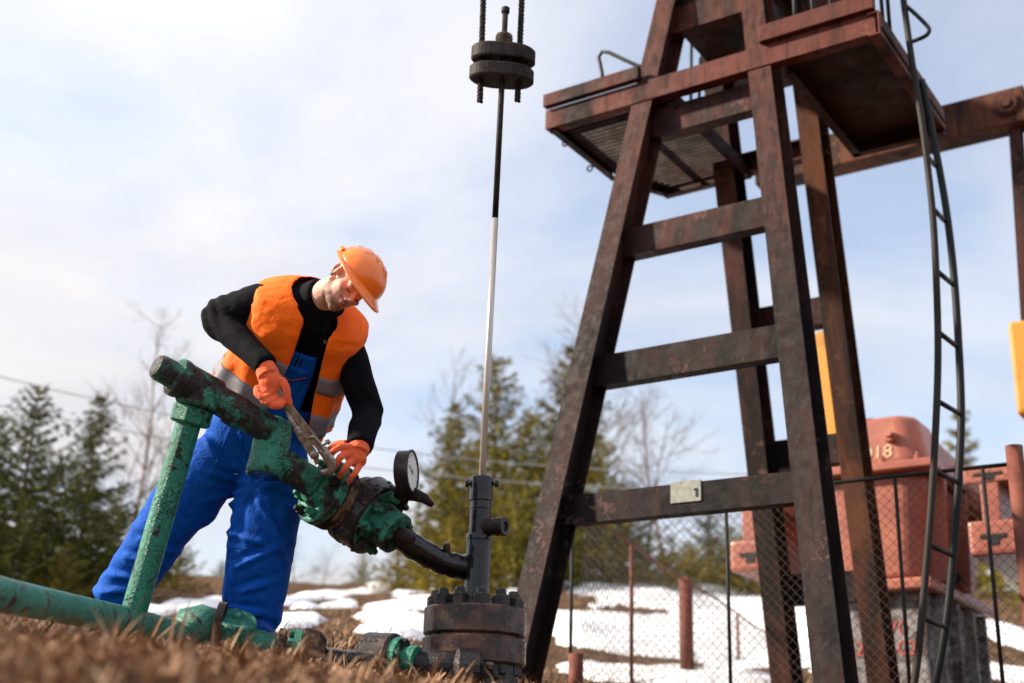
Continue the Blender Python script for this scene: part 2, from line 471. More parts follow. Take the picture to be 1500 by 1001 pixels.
# cloth
def cloth(name, col, dark, scale=1.0, rough=0.75, weave=900, wr=0.5, sheen=0.2, stain=0.0):
    a = M(name, rough, 0.0, 0.12)
    n_ = a.noise(9 * scale, 4, 0.55, 0.8); n2_ = a.noise(28 * scale, 4, 0.6, 0.5); n3_ = a.noise(weave, 2, 0.5)
    a.color(a.mix(a.ramp(n2_, [(0.3, 0.0), (0.75, 1.0)]), col, dark))
    if stain:    # smears of oil and faded rubbed patches
        st1 = a.noise(5.5, 5, 0.65, 0.6); st2 = a.noise(3.1, 4, 0.6, 0.3)
        cc = a.mix(a.math('MULTIPLY', a.ramp(st1, [(0.58, 0.0), (0.70, 1.0)]), stain), a.mix(a.ramp(n2_, [(0.3, 0.0), (0.75, 1.0)]), col, dark), (0.012, 0.016, 0.035))
        cc = a.mix(a.math('MULTIPLY', a.ramp(st2, [(0.55, 0.0), (0.72, 1.0)]), 0.22), cc, (0.05, 0.17, 0.55))
        a.color(cc)
    b_ = a.bump(a.math('ADD', a.math('MULTIPLY', n_, 1.0), a.math('MULTIPLY', n2_, 0.35)), wr, 0.03)
    a.bump(n3_, 0.08, 0.002, b_)
    a.b.inputs['Sheen Weight'].default_value = sheen
    MAT[name] = a.m
    return a
cloth('blue_twill', (0.002, 0.088, 0.46), (0.0015, 0.062, 0.36), wr=0.45, sheen=0.0, stain=0.5)
cloth('black_jersey', (0.0050, 0.0050, 0.0085), (0.0035, 0.0035, 0.006), 1.5, 0.9, wr=0.25, sheen=0.0)
a = cloth('hi_vis_orange', (1.0, 0.175, 0.008), (0.98, 0.15, 0.006), 0.8, 0.6, wr=0.35, sheen=0.1)
cloth('knit_glove', (0.86, 0.155, 0.055), (0.70, 0.11, 0.04), 3, 0.8, 500, 0.25)
a = flat('reflective_tape', (0.215, 0.20, 0.225), 0.55, 0.0, 20, 0.15, 0.3)
a = M('orange_plastic', 0.22, 0.0, 0.5); a.b.inputs['Coat Weight'].default_value = 0.3; a.b.inputs['Coat Roughness'].default_value = 0.12
n_ = a.noise(12, 3, 0.5); a.color(a.mix(a.ramp(n_, [(0.3, 0.0), (0.7, 1.0)]), (0.97, 0.215, 0.015), (0.92, 0.18, 0.012))); MAT['helmet'] = a.m

# skin with stubble on the jaw: local head coordinates come from an attribute
a = M('skin', 0.62, 0.0, 0.3)
a.b.inputs['Subsurface Weight'].default_value = 0.04
a.b.inputs['Subsurface Radius'].default_value = (0.012, 0.005, 0.003)
at_ = a.n('ShaderNodeAttribute', attribute_name='stubble')
n_ = a.noise(60, 4, 0.6); n2_ = a.noise(600, 2, 0.6)
sk = a.mix(a.ramp(n_, [(0.35, 0.0), (0.7, 1.0)]), (0.66, 0.40, 0.315), (0.58, 0.31, 0.24))
a.color(a.mix(a.math('MULTIPLY', at_.outputs['Fac'], a.ramp(n2_, [(0.35, 0.45), (0.6, 0.95)])), sk, (0.10, 0.058, 0.043)))
a.bump(n2_, 0.12, 0.001); MAT['skin'] = a.m
flat('lip', (0.42, 0.16, 0.13), 0.45, 0, 60, 0.2, 0)
# ------------------------------------------------------------------ ground
LEFT = np.array([(-60, -1.2), (-5, -.3), (0, -.25), (1.2, .00), (2.0, .192), (2.6, .254), (3.5, .318), (5.2, .445), (6.5, .62), (9, .95), (14, 1.75), (20, 2.7), (26, 3.85), (32, 4.2), (45, 3.4), (80, 2), (420, 0)])
RIGHT = np.array([(-60, -1.4), (-5, -.35), (0, -.3), (2.6, .08), (5.2, .33), (7, .45), (9, .66), (12, 1.04), (16, 1.8), (20, 2.72), (25, 3.85), (32, 4.4), (45, 3.5), (80, 2), (420, 0)])
def _vn(x, y, s, seed):
    """smooth value noise, vectorised"""
    x = np.asarray(x) * s + seed * 17.3; y = np.asarray(y) * s + seed * 9.7
    xi, yi = np.floor(x).astype(int), np.floor(y).astype(int); fx, fy = x - xi, y - yi
    fx = fx * fx * (3 - 2 * fx); fy = fy * fy * (3 - 2 * fy)
    def h(a, b):
        q = np.sin(a * 127.1 + b * 311.7 + seed * 74.7) * 43758.5453
        return q - np.floor(q)
    return (h(xi, yi) * (1 - fx) + h(xi + 1, yi) * fx) * (1 - fy) + (h(xi, yi + 1) * (1 - fx) + h(xi + 1, yi + 1) * fx) * fy - 0.5
def gz(x, y):
    x = np.asarray(x, float); y = np.asarray(y, float)
    t = np.clip((x + 0.95) / 1.45, 0, 1); t = t * t * (3 - 2 * t)
    z = np.interp(y, LEFT[:, 0], LEFT[:, 1]) * (1 - t) + np.interp(y, RIGHT[:, 0], RIGHT[:, 1]) * t
    far = np.clip((y - 6) / 10, 0, 1)
    z = z + far * (_vn(x, y, 0.35, 1) * 0.30 + _vn(x, y, 0.9, 2) * 0.16) + _vn(x, y, 2.3, 3) * (0.026 + 0.05 * far) + _vn(x, y, 7.0, 4) * (0.026 + 0.012 * far)
    return z
def gz1(x, y):
    return float(gz(x, y))
def graded(lo, hi, fine_lo, fine_hi, step, grow=1.12):
    c = list(np.arange(fine_lo, fine_hi + 1e-6, step)); s_ = step
    while c[-1] < hi:
        s_ *= grow; c.append(min(c[-1] + s_, hi))
    s_ = step
    while c[0] > lo:
        s_ *= grow; c.insert(0, max(c[0] - s_, lo))
    return np.array(c)
gx = graded(-400, 400, -7, 9, 0.10); gy = graded(-60, 420, 0.2, 24, 0.10)
X, Y = np.meshgrid(gx, gy)
Z = gz(X, Y)
nx, ny = len(gx), len(gy)
idx = np.arange(nx * ny).reshape(ny, nx)
quads = np.stack([idx[:-1, :-1], idx[:-1, 1:], idx[1:, 1:], idx[1:, :-1]], -1).reshape(-1, 4)
a = M('dead_grass_soil', 0.95, 0.0, 0.1)
n_ = a.noise(1.2, 6, 0.65); n2_ = a.noise(14, 6, 0.7); n3_ = a.noise(5, 5, 0.65, 0.6, a.mapping((1, 3, 1)))
c = a.mix(a.ramp(n2_, [(0.32, 0.0), (0.66, 1.0)]), (0.040, 0.024, 0.017), (0.17, 0.10, 0.060))
c = a.mix(a.ramp(n3_, [(0.52, 0.0), (0.66, 0.8)]), c, (0.27, 0.17, 0.10))
c = a.mix(a.ramp(n_, [(0.56, 0.0), (0.70, 0.7)]), c, (0.085, 0.082, 0.030))
a.color(c); a.bump(a.math('ADD', n2_, n3_), 0.9, 0.06); MAT['ground'] = a.m
obj('ground', np_mesh('ground', np.stack([X, Y, Z], -1).reshape(-1, 3), quads, True), MAT['ground'], kind='structure')

# ------------------------------------------------------------------ snow lying in patches on the slope behind
def patch(px, py, rx, ry, d):
    c_ = P(px, py, d); return (c_.x, c_.y, rx, ry)
SN = []
def on_ground(px, py, d0=4.0, d1=60):
    """first place where the sight line through a photo pixel meets the ground"""
    r_ = ray(px, py); d = np.linspace(d0, d1, 1200)
    zz_ = d * r_.z - gz(d * r_.x, d * r_.y)
    k = np.argmax(zz_ < 0) if (zz_ < 0).any() else len(d) - 1
    return r_ * d[k]
# (photo x, photo y, half width px, half height px) of each white patch
for q in [(265, 893, 66, 20), (420, 913, 24, 7), (500, 889, 22, 6), (575, 897, 70, 13), (600, 918, 56, 14), (548, 866, 36, 6), (632, 861, 20, 7), (440, 880, 22, 5), (745, 848, 34, 10), (760, 872, 20, 6),
          (960, 866, 150, 14), (1120, 872, 120, 26), (930, 914, 120, 12), (1060, 912, 70, 22), (900, 945, 66, 12), (1040, 955, 130, 26), (890, 985, 60, 14), (1000, 992, 110, 16), (1330, 960, 60, 40), (1180, 900, 60, 40), (1150, 960, 70, 34), (840, 920, 30, 9), (1475, 935, 45, 22), (1240, 940, 60, 40), (700, 905, 40, 10), (665, 938, 40, 8)]:
    c_ = on_ground(q[0], q[1]); e_ = on_ground(q[0] + q[2], q[1]); t_ = on_ground(q[0], q[1] - q[3]); b_ = on_ground(q[0], q[1] + q[3])
    SN.append((c_.x, (t_.y + b_.y) / 2, max(abs(e_.x - c_.x), 0.25), max((t_.y - b_.y) / 2, 0.25)))
sx, sy = np.arange(-9, 13, 0.085), np.arange(7.5, 34, 0.085)
X, Y = np.meshgrid(sx, sy)
msk = np.full(X.shape, -1.0)
for cx, cy, rx, ry in SN:
    msk = np.maximum(msk, 1 - ((X - cx) / rx) ** 2 - ((Y - cy) / ry) ** 2)
msk = np.clip(msk + 0.17, -1, 0.55) + _vn(X * 0.45, Y, 1.0, 5) * 1.15 + _vn(X * 0.6, Y, 3.0, 6) * 0.75 + _vn(X, Y, 6.5, 7) * 0.5
th = np.clip(msk, -0.6, 0.8) * 0.11 + 0.01
th = np.where(th > 0.05, 0.05 + (th - 0.05) * 0.35, th)
Z = gz(X, Y) + th + _vn(X, Y, 5, 8) * 0.012
nx, ny = len(sx), len(sy)
idx = np.arange(nx * ny).reshape(ny, nx)
quads = np.stack([idx[:-1, :-1], idx[:-1, 1:], idx[1:, 1:], idx[1:, :-1]], -1).reshape(-1, 4)
keep = (th.ravel()[quads] > -0.012).any(1)
quads = quads[keep]
used = np.unique(quads); remap = np.zeros(nx * ny, int); remap[used] = np.arange(len(used))
a = M('melting_snow', 0.6, 0.0, 0.3)
n_ = a.noise(9, 5, 0.6); n2_ = a.noise(2.2, 5, 0.6)
a.color(a.mix(a.ramp(n2_, [(0.55, 0.0), (0.75, 0.5)]), (0.76, 0.77, 0.80), (0.52, 0.48, 0.45))); a.bump(n_, 0.5, 0.05); MAT['snow'] = a.m
obj('snow', np_mesh('snow', np.stack([X, Y, Z], -1).reshape(-1, 3)[used], remap[quads], True), MAT['snow'], kind='structure')

# ------------------------------------------------------------------ dead straw
def straw(name, n, xs, ys, ln, wd, tilt, mat, clump=2.0, seed=3, fn=None):
    g = np.random.default_rng(seed)
    x = g.uniform(*xs, n); y = ys[0] + (ys[1] - ys[0]) * g.random(n) ** 1.4
    keep_ = (_vn(x, y, clump, seed + 20) + g.uniform(-.5, .5, n) * 0.9) > -0.35
    if fn is not None: keep_ &= fn(x, y)
    keep_ &= ~((y > 3.9) & (y < 5.25) & (x > -1.05) & (x < 0.15) & (g.random(n) < 0.75))
    x, y = x[keep_], y[keep_]; n = len(x)
    z = gz(x, y) - 0.006
    az = g.uniform(0, 2 * np.pi, n) + _vn(x, y, 1.5, seed + 30) * 4
    el = np.abs(g.normal(tilt, 0.35, n)).clip(0.03, 1.45)
    L = ln * g.lognormal(0, 0.45, n); W = wd * g.uniform(.6, 1.5, n)
    d = np.stack([np.cos(az) * np.cos(el), np.sin(az) * np.cos(el), np.sin(el)], -1)
    s_ = np.stack([-np.sin(az), np.cos(az), np.zeros(n)], -1)
    b = np.stack([x, y, z], -1)
    mid = b + d * (L * 0.55)[:, None]
    tip = b + d * L[:, None]; tip[:, 2] -= L * 0.28 * np.cos(el)
    hw = s_ * (W / 2)[:, None]
    vs = np.stack([b - hw, b + hw, mid + hw * 0.8, mid - hw * 0.8, tip], 1).reshape(-1, 3)
    k = np.arange(n) * 5
    fs = np.concatenate([np.stack([k, k + 1, k + 2], -1), np.stack([k, k + 2, k + 3], -1), np.stack([k + 3, k + 2, k + 4], -1)])
    return vs, fs
a = M('straw', 0.8, 0.0, 0.2)
r_ = a.isl(); a.color(a.ramp(r_, [(0.0, (0.06, 0.032, 0.020)), (0.30, (0.19, 0.100, 0.056)), (0.7, (0.36, 0.205, 0.118)), (1.0, (0.52, 0.35, 0.22))])); MAT['straw'] = a.m
def two(*parts):
    vs, fs, b = [], [], 0
    for v_, f_ in parts:
        vs.append(v_); fs.append(f_ + b); b += len(v_)
    return np.concatenate(vs), np.concatenate(fs)
v_, f_ = two(straw('s', 90000, (-1.6, 0.6), (1.5, 5.6), 0.046, 0.0040, 0.22, None, 3.0, 3),
             straw('s', 5000, (-1.5, 0.5), (2.0, 4.6), 0.050, 0.0034, 0.55, None, 5.0, 4),
             straw('s', 9000, (-1.6, 0.5), (1.6, 4.2), 0.075, 0.0075, 0.28, None, 4.0, 6),
             straw('s', 12000, (-2.6, 1.6), (4.6, 7.5), 0.05, 0.004, 0.35, None, 3.0, 5))
obj('dead_grass', np_mesh('dead_grass', v_, f_), MAT['straw'], kind='stuff', label='matted brown dead grass on the bank in front of the pipes', cat='grass')
def bare(x, y):
    mm = np.full(x.shape, -1.0)
    for cx, cy, rx, ry in SN:
        mm = np.maximum(mm, 1 - ((x - cx) / rx) ** 2 - ((y - cy) / ry) ** 2)
    return mm < 0.15
v_, f_ = straw('s', 90000, (-8, 9), (6.5, 24), 0.075, 0.008, 0.45, None, 0.8, 9, bare)
obj('hillside_grass', np_mesh('hillside_grass', v_, f_), MAT['straw'], kind='stuff', label='tufts of withered grass on the slope between the snow patches', cat='grass')

# ------------------------------------------------------------------ trees
def leafmat(name, c0, c1, c2):
    a = M(name, 0.8, 0.0, 0.05)
    r_ = a.isl()
    a.color(a.ramp(r_, [(0.0, c0), (0.55, c1), (1.0, c2)]))
    a.b.inputs['Transmission Weight'].default_value = 0.0
    MAT[name] = a.m
leafmat('needles_dark', (0.022, 0.033, 0.008), (0.062, 0.078, 0.014), (0.17, 0.165, 0.030))
leafmat('needles_olive', (0.052, 0.055, 0.009), (0.160, 0.142, 0.018), (0.31, 0.235, 0.035))
leafmat('needles_yellow', (0.085, 0.078, 0.010), (0.22, 0.175, 0.018), (0.37, 0.26, 0.035))
a = M('bark', 0.9, 0.0, 0.15); n_ = a.noise(20, 5, 0.65, 0, a.mapping((1, 1, 0.3)))
a.color(a.mix(a.ramp(n_, [(0.35, 0.0), (0.65, 1.0)]), (0.10, 0.075, 0.06), (0.21, 0.17, 0.145))); MAT['bark'] = a.m
a = M('bare_twig', 0.9, 0.0, 0.15); n_ = a.noise(8, 4, 0.6)
a.color(a.mix(a.ramp(n_, [(0.35, 0.0), (0.65, 1.0)]), (0.13, 0.10, 0.09), (0.24, 0.19, 0.17))); MAT['twig'] = a.m

def np_tubes(segs, n=4):
    """segs: list of (p, q, r0, r1) -> verts, faces of many thin prisms"""
    p = np.array([s_[0] for s_ in segs], float); q = np.array([s_[1] for s_ in segs], float)
    r0 = np.array([s_[2] for s_ in segs]); r1 = np.array([s_[3] for s_ in segs])
    d = q - p; d /= np.linalg.norm(d, axis=1)[:, None] + 1e-9
    h = np.where(np.abs(d[:, 2:3]) < 0.9, [[0, 0, 1.0]], [[1.0, 0, 0]])
    a_ = np.cross(d, h); a_ /= np.linalg.norm(a_, axis=1)[:, None] + 1e-9
    b_ = np.cross(d, a_)
    rings = []
    for c_, r_ in ((p, r0), (q, r1)):
        for j in range(n):
            g = 2 * np.pi * j / n
            rings.append(c_ + (a_ * np.cos(g) + b_ * np.sin(g)) * r_[:, None])
    vs = np.stack(rings, 1).reshape(-1, 3)
    k = (np.arange(len(segs)) * 2 * n)[:, None]
    fs = np.concatenate([np.concatenate([k + j, k + (j + 1) % n, k + n + (j + 1) % n, k + n + j], 1) for j in range(n)])
    return vs, fs
def spruce_mesh(seed, fat=0.28, whorls=26, dens=1.0, droop=0.25, lo=0.02):
    """unit height spruce: (wood mesh data, needle mesh data)"""
    g = np.random.default_rng(seed)
    wood = [((0, 0, -0.03), (0.004, 0, 0.5), 0.016, 0.010), ((0.004, 0, 0.5), (0, 0.003, 0.995), 0.010, 0.0015)]
    base, dirs, lens = [], [], []
    for i in range(whorls):
        t = lo + (1 - lo) * (i / whorls) ** 0.92
        R = fat * (1 - t) ** 0.82 * (0.55 + 0.45 * min(1, (t + 0.06) * 5)) + 0.012
        nb = int(g.integers(5, 9))
        for k in range(nb):
            if g.random() < 0.08: continue
            az = 2 * np.pi * (k + g.random() * 0.7) / nb + i * 0.7
            L = R * g.uniform(0.40, 1.22)
            h = np.array([np.cos(az), np.sin(az), 0.0])
            up = 0.55 * t + 0.05 - droop * (1 - t) * g.uniform(.6, 1.4)
            p0 = np.array([0, 0, t + g.uniform(-.012, .012)])
            prev = p0
            ns = 4
            for s_ in range(1, ns + 1):
                f_ = s_ / ns
                q = p0 + h * L * f_ + np.array([0, 0, L * (up * f_ + 0.28 * f_ * f_)])
                wood.append((prev, q, 0.0035 * (1 - t) * (1.15 - f_) + 0.0008, 0.0030 * (1 - t) * (1.05 - f_) + 0.0006))
                nt_ = int((5 + 26 * L / fat) * dens * 0.8) + 2
                for _ in range(nt_):
                    ff = g.random()
                    b = prev + (q - prev) * ff
                    side = g.choice([-1, 1]); sv = np.array([-h[1], h[0], 0.0]) * side
                    d = h * g.uniform(0.3, 1.0) + sv * g.uniform(0.2, 1.0) + np.array([0, 0, g.uniform(-0.75, 0.25)])
                    d /= np.linalg.norm(d)
                    ln = (0.022 + 0.042 * (1 - t)) * g.uniform(.4, 1.4)
                    base.append(b); dirs.append(d); lens.append(ln)
                prev = q
    base, dirs, lens = np.array(base), np.array(dirs), np.array(lens)
    # every twig: three narrow needle sprays round its axis
    vs, fs, c = [], [], 0
    n = len(base)
    rnd = g.normal(size=(n, 3)); s1 = np.cross(dirs, rnd); s1 /= np.linalg.norm(s1, axis=1)[:, None]; s2 = np.cross(dirs, s1)
    for k in range(3):
        an = k * 2.1 + g.random(n) * 0.6
        s_ = s1 * np.cos(an)[:, None] + s2 * np.sin(an)[:, None]
        w_ = (lens * 0.105)[:, None]
        off = s_ * (lens * 0.10)[:, None]
        p0 = base; p1 = base + dirs * (lens * 0.5)[:, None] + off + s_ * w_; p2 = base + dirs * lens[:, None] + off; p3 = base + dirs * (lens * 0.45)[:, None] + off - s_ * w_ * 0.3
        vs.append(np.stack([p0, p1, p2, p3], 1).reshape(-1, 3))
        q = np.arange(n) * 4 + c; c += n * 4
        fs.append(np.stack([q, q + 1, q + 2, q + 3], -1))
    return np_tubes(wood), (np.concatenate(vs), np.concatenate(fs))
SPR = []
for i, (fat, wh, de, dr) in enumerate([(0.38, 22, 0.40, 0.30), (0.46, 19, 0.45, 0.22), (0.31, 24, 0.33, 0.35), (0.64, 15, 0.60, 0.10), (0.17, 16, 0.25, 0.2)]):
    wd_, nd_ = spruce_mesh(40 + i, fat, wh, de, dr)
    SPR.append((np_mesh('spruce_wood', *wd_), np_mesh('spruce_needles', *nd_)))
def bare_mesh(seed, spread=0.5, depth=5, n0=9, up=0.6):
    g = np.random.default_rng(seed); segs = []
    def grow(p, d, L, r_, lev):
        q = p
        for s_ in range(3):
            d = d + g.normal(0, 0.10, 3); d[2] += 0.03; d /= np.linalg.norm(d)
            q2 = q + d * L / 3
            segs.append((q, q2, r_ * (1 - s_ * 0.2), r_ * (1 - (s_ + 1) * 0.2))); q = q2
            if lev > 0 and s_ > 0:
                for _ in range(2 if lev > 1 else 3):
                    e = d + g.normal(0, spread, 3); e[2] += 0.12; e /= np.linalg.norm(e)
                    grow(q, e, L * g.uniform(0.5, 0.75), r_ * 0.48, lev - 1)
    p = np.array([0, 0, -0.02]); d = np.array([0, 0, 1.0]); r_ = 0.014
    for i in range(n0):
        d = d + g.normal(0, 0.035, 3); d[2] = abs(d[2]); d /= np.linalg.norm(d)
        q = p + d * 1.02 / n0
        segs.append((p, q, r_, r_ * 0.86)); r_ *= 0.84; p = q
        if i >= 2:
            for _ in range(3):
                az = g.uniform(0, 2 * np.pi); e = np.array([np.cos(az), np.sin(az), up + g.uniform(-.2, .5)]); e /= np.linalg.norm(e)
                grow(p, e, 0.20 * (1.15 - i / n0) + 0.03, r_ * 0.5, depth - 3)
    return np_tubes(segs, 3)
BARE = [np_mesh('bare_wood', *bare_mesh(s_, sp, 5, 9, u_)) for s_, sp, u_ in ((5, 0.5, 0.9), (6, 0.55, 0.5), (8, 0.6, 0.8))]

def tree_spot(px, tip, d):
    c_ = P(px, 860, d); z0 = gz1(c_.x, c_.y); t_ = on_y(px, tip, c_.y)
    return V((c_.x, c_.y, z0 - 0.03)), t_.z - z0
def spruce(px, tip, d, kind, mat, label, name='spruce_tree', group='spruces behind the well', wide=1.0):
    loc, h = tree_spot(px, tip, d)
    o = bpy.data.objects.new(name, None); o.location = loc; COL.objects.link(o)
    a_ = random.uniform(0, 6.28)
    for nm, me, mt in (('trunk', SPR[kind][0], MAT['bark']), ('crown', SPR[kind][1], MAT[mat])):
        me2 = me if not me.materials else me
        q = bpy.data.objects.new(nm, me2); COL.objects.link(q); q.parent = o
        if not me.materials: me.materials.append(mt)
        q.material_slots[0].link = 'OBJECT'; q.material_slots[0].material = mt
        q.scale = (h * wide, h * wide, h); q.rotation_euler = (0, 0, a_)
    tag(o, label, 'tree', group)
def baretree(px, tip, d, kind, label, group='leafless trees on the skyline', wide=1.0):
    loc, h = tree_spot(px, tip, d)
    o = bpy.data.objects.new('bare_tree', BARE[kind]); COL.objects.link(o)
    if not BARE[kind].materials: BARE[kind].materials.append(MAT['twig'])
    o.location = loc; o.scale = (h * wide, h * wide, h); o.rotation_euler = (0, 0, random.uniform(0, 6.28))
    tag(o, label, 'tree', group)
GL = 'spruces left of the worker'
for t_ in [(12, 558, 16, 0, 'needles_dark', 'dark spruce cut off by the left edge of the photo', GL),
           (108, 572, 18, 2, 'needles_dark', 'tallest dark spruce left of the worker, with a thin pointed top', GL),
           (62, 655, 15.5, 3, 'needles_dark', 'broad low spruce between the two tall spruces at left', GL),
           (160, 700, 17, 3, 'needles_dark', 'squat spruce just left of the green upright pipe', GL),
           (20, 720, 14.5, 3, 'needles_dark', 'low bushy spruce above the green ground pipe at the left edge', GL),
           (215, 700, 20, 0, 'needles_olive', 'olive spruce behind the green upright pipe', GL),
           (258, 775, 19, 3, 'needles_olive', 'small bushy spruce seen between the worker\'s legs and the upright pipe', GL),
           (135, 740, 15.5, 3, 'needles_dark', 'low dark spruce left of the worker\'s far boot', GL),
           (90, 790, 14.5, 3, 'needles_olive', 'smallest bush above the middle of the green ground pipe', GL),
           (190, 790, 16, 3, 'needles_dark', 'low spruce right behind the foot of the green upright pipe', GL),
           (-40, 600, 15, 0, 'needles_dark', 'spruce mostly outside the left edge of the photo', GL)]:
    spruce(*t_[:6], group=t_[6])
GM = 'spruces behind the wellhead'
for t_ in [(655, 585, 25, 2, 'needles_olive', 'slim spruce left of the polished rod'),
           (718, 518, 27, 0, 'needles_olive', 'tallest spruce right behind the polished rod'),
           (690, 640, 24, 1, 'needles_olive', 'wide spruce behind the top of the black riser pipe'),
           (770, 600, 26, 0, 'needles_olive', 'spruce halfway between the polished rod and the rusty leg'),
           (832, 500, 28, 2, 'needles_olive', 'tall thin spruce behind the left leg of the rusty tower'),
           (880, 640, 25, 1, 'needles_olive', 'spruce inside the bottom gap of the rusty tower'),
           (625, 735, 23, 3, 'needles_olive', 'low bushy spruce behind the pressure gauge'),
           (752, 690, 22.5, 3, 'needles_olive', 'dark low spruce right of the black riser pipe'),
           (800, 690, 23.5, 1, 'needles_dark', 'dark spruce touching the left leg of the tower'),
           (580, 795, 23, 3, 'needles_yellow', 'small yellowish spruce under the black elbow pipe', 1.3),
           (655, 755, 21.5, 3, 'needles_yellow', 'yellowish bushy spruce behind the black elbow pipe', 1.3),
           (595, 850, 20, 3, 'needles_yellow', 'knee high yellow conifer on the snow left of the flange'),
           (910, 700, 27, 3, 'needles_olive', 'bushy spruce behind the chain link corner'),
           (1040, 738, 27, 1, 'needles_olive', 'spruce behind the red fence post', 1.3),
           (1105, 755, 24, 3, 'needles_yellow', 'yellow green spruce below the slotted crank end', 1.2),
           (985, 782, 26, 3, 'needles_yellow', 'low spruce on the snow crest inside the tower', 1.3),
           (1072, 768, 25, 3, 'needles_olive', 'bushy evergreen just right of the red fence post', 1.6),
           (1138, 778, 24, 3, 'needles_yellow', 'bright yellow green bush left of the rear tower leg', 1.5),
           (940, 775, 25, 3, 'needles_olive', 'bushy evergreen below the leafless tree in the tower gap', 1.6),
           (1008, 790, 24, 3, 'needles_yellow', 'low bush on the snow line left of the red fence post', 1.6),
           (1160, 770, 26, 3, 'needles_olive', 'bushy spruce behind the rear left tower leg'),
           (1465, 770, 24, 3, 'needles_yellow', 'yellowish spruce behind the right hand fence'),
           (1510, 800, 22, 3, 'needles_olive', 'spruce cut off by the right edge of the photo'),
           (1428, 592, 42, 4, 'needles_olive', 'thin sparse spruce top against the sky above the gearbox'),
           (322, 818, 27, 3, 'needles_dark', 'tiny dark spruce between the worker\'s legs'),
           (530, 805, 28, 3, 'needles_olive', 'small spruce in the gap under the flanged valve'),
           (1015, 950, 11.5, 3, 'needles_olive', 'knee high shrub at the foot of the red fence post')]:
    spruce(*t_[:6], group=GM, wide=t_[6] if len(t_) > 6 else 1.0)
for t_ in [(183, 478, 24, 0, 'tall bare birch left of the green pipe top', 1.0), (150, 640, 23, 2, 'short bare tree behind the left spruces', 1.2), (245, 650, 26, 1, 'bare thicket tree beside the upright pipe', 1.3),
           (915, 545, 30, 1, 'bare tree just right of the tall thin spruce', 1.4), (985, 575, 32, 2, 'spreading bare tree in the middle of the tower gap', 1.5), (850, 480, 31, 0, 'bare tree top behind the left tower leg', 1.2),
           (435, 775, 30, 1, 'low bare bush right of the worker\'s trousers', 1.6), (470, 800, 31, 2, 'low bare bush under the flanged valve', 1.6), (945, 620, 27, 2, 'bare tree above the chain link corner', 1.3),
           (655, 545, 30, 0, 'thin bare tree left of the tallest middle spruce', 0.8), (420, 790, 33, 2, 'distant bare bush beside the worker\'s knee', 1.8)]:
    baretree(t_[0], t_[1], t_[2], t_[3], t_[4], wide=t_[5])

# two power lines behind everything, with a pole beyond each side of the frame
def power_line(pts, d, label):
    xs_ = np.array([q[0] for q in pts]); ys_ = np.array([q[1] for q in pts])
    cf_ = np.polyfit(xs_, ys_, 2)
    MB().tube([P(x, float(np.polyval(cf_, x)), d) for x in np.linspace(-500, 2000, 40)], 0.009, 5).build('power_line', MAT['line_wire'], label=label, cat='power line', group='overhead wires')
power_line([(0, 559), (214, 589), (664, 675), (790, 684), (1300, 690)], 20, 'upper overhead wire crossing behind the worker')
power_line([(33, 606), (230, 633), (647, 700), (806, 711), (1300, 716)], 20, 'lower overhead wire crossing behind the worker')
# ------------------------------------------------------------------ pump jack tower (samson post)
def gr(u, v):
    q = G(u, v, 0); return gz1(q.x, q.y)
def front_v(z): return 6.14 + (z - 1.01) * math.tan(math.radians(10))
def back_v(z): return 8.52 - (z - 0.93) * 0.205
def front_hw(z): return 0.905 - (z - 0.55) * 0.135 if z < 4.4 else max(0.385 - (z - 4.4) * 0.11, 0.15)
BHW = 0.335
ZTOP = 5.55
tower = thing('pumpjack_tower', 'tall rusty brown steel pumpjack tower with tapering legs and side platforms', 'tower', G(0, 7.3, 0.45))
for s in (-1, 1):
    z0 = 0.32
    pts = [G(s * front_hw(z), front_v(z), z) for z in (z0, ZTOP)]
    MB().ibeam(pts[0], pts[1], AU, 0.15, 0.22).build('leg', MAT['rig_dark'] if s < 0 else MAT['rig_dark'], tower)
    pts = [G(s * BHW, back_v(z), z) for z in (z0, ZTOP)]
    MB().ibeam(pts[0], pts[1], AU, 0.15, 0.22).build('leg', MAT['rig_rust'] if s > 0 else MAT['rig'], tower)
    for vv, hw in ((front_v(z0), front_hw(z0)), (back_v(z0), BHW)):
        MB().box(G(s * hw, vv, z0), (AU, AV, AZ), (0.22, 0.24, 0.02), 0.004).build('foot_plate', MAT['rig_dark'], tower)
# front cross bars, heights read off the photo on the leaning front plane
def front_pt(px, py):
    n_ = AV * math.cos(math.radians(10)) - AZ * math.sin(math.radians(10))
    B_ = G(0, front_v(1.01), 1.01); r_ = ray(px, py)
    return r_ * (B_.dot(n_) / r_.dot(n_))
bars = [((1000, 708), (1000, 750)), ((1000, 500), (1000, 543)), ((1000, 316), (1000, 354)), ((1045, 137), (1045, 172))]
for i, (t_, b_) in enumerate(bars):
    zt, zb = front_pt(*t_).z, front_pt(*b_).z
    zc, h = (zt + zb) / 2, zt - zb
    v_ = front_v(zc) + 0.015
    w_ = front_hw(zc) - 0.012
    MB().chan(G(-w_, v_, zc), G(w_, v_, zc), -AV, 0.10, h, 0.013).build('crossbar', MAT['rig_dark'] if i < 2 else MAT['rig'], tower)
    if i == 0:
        q = front_pt(1004, 720)
        pl_ = MB().box(q + AV * 0.007, (AU, -AZ, AV), (0.093, 0.060, 0.006), 0.003).build('number_plate', MAT['plate_pale'], tower)
        MB().box(q - AV * 0.0005 + AU * 0.068 - AZ * 0.012, (AU, AZ, AV), (0.007, 0.024, 0.0015)).box(q - AV * 0.0005 + AU * 0.060 + AZ * 0.006, (AU, AZ, AV), (0.010, 0.005, 0.0015)).build('stencilled_mark', MAT['needle_black'], pl_)
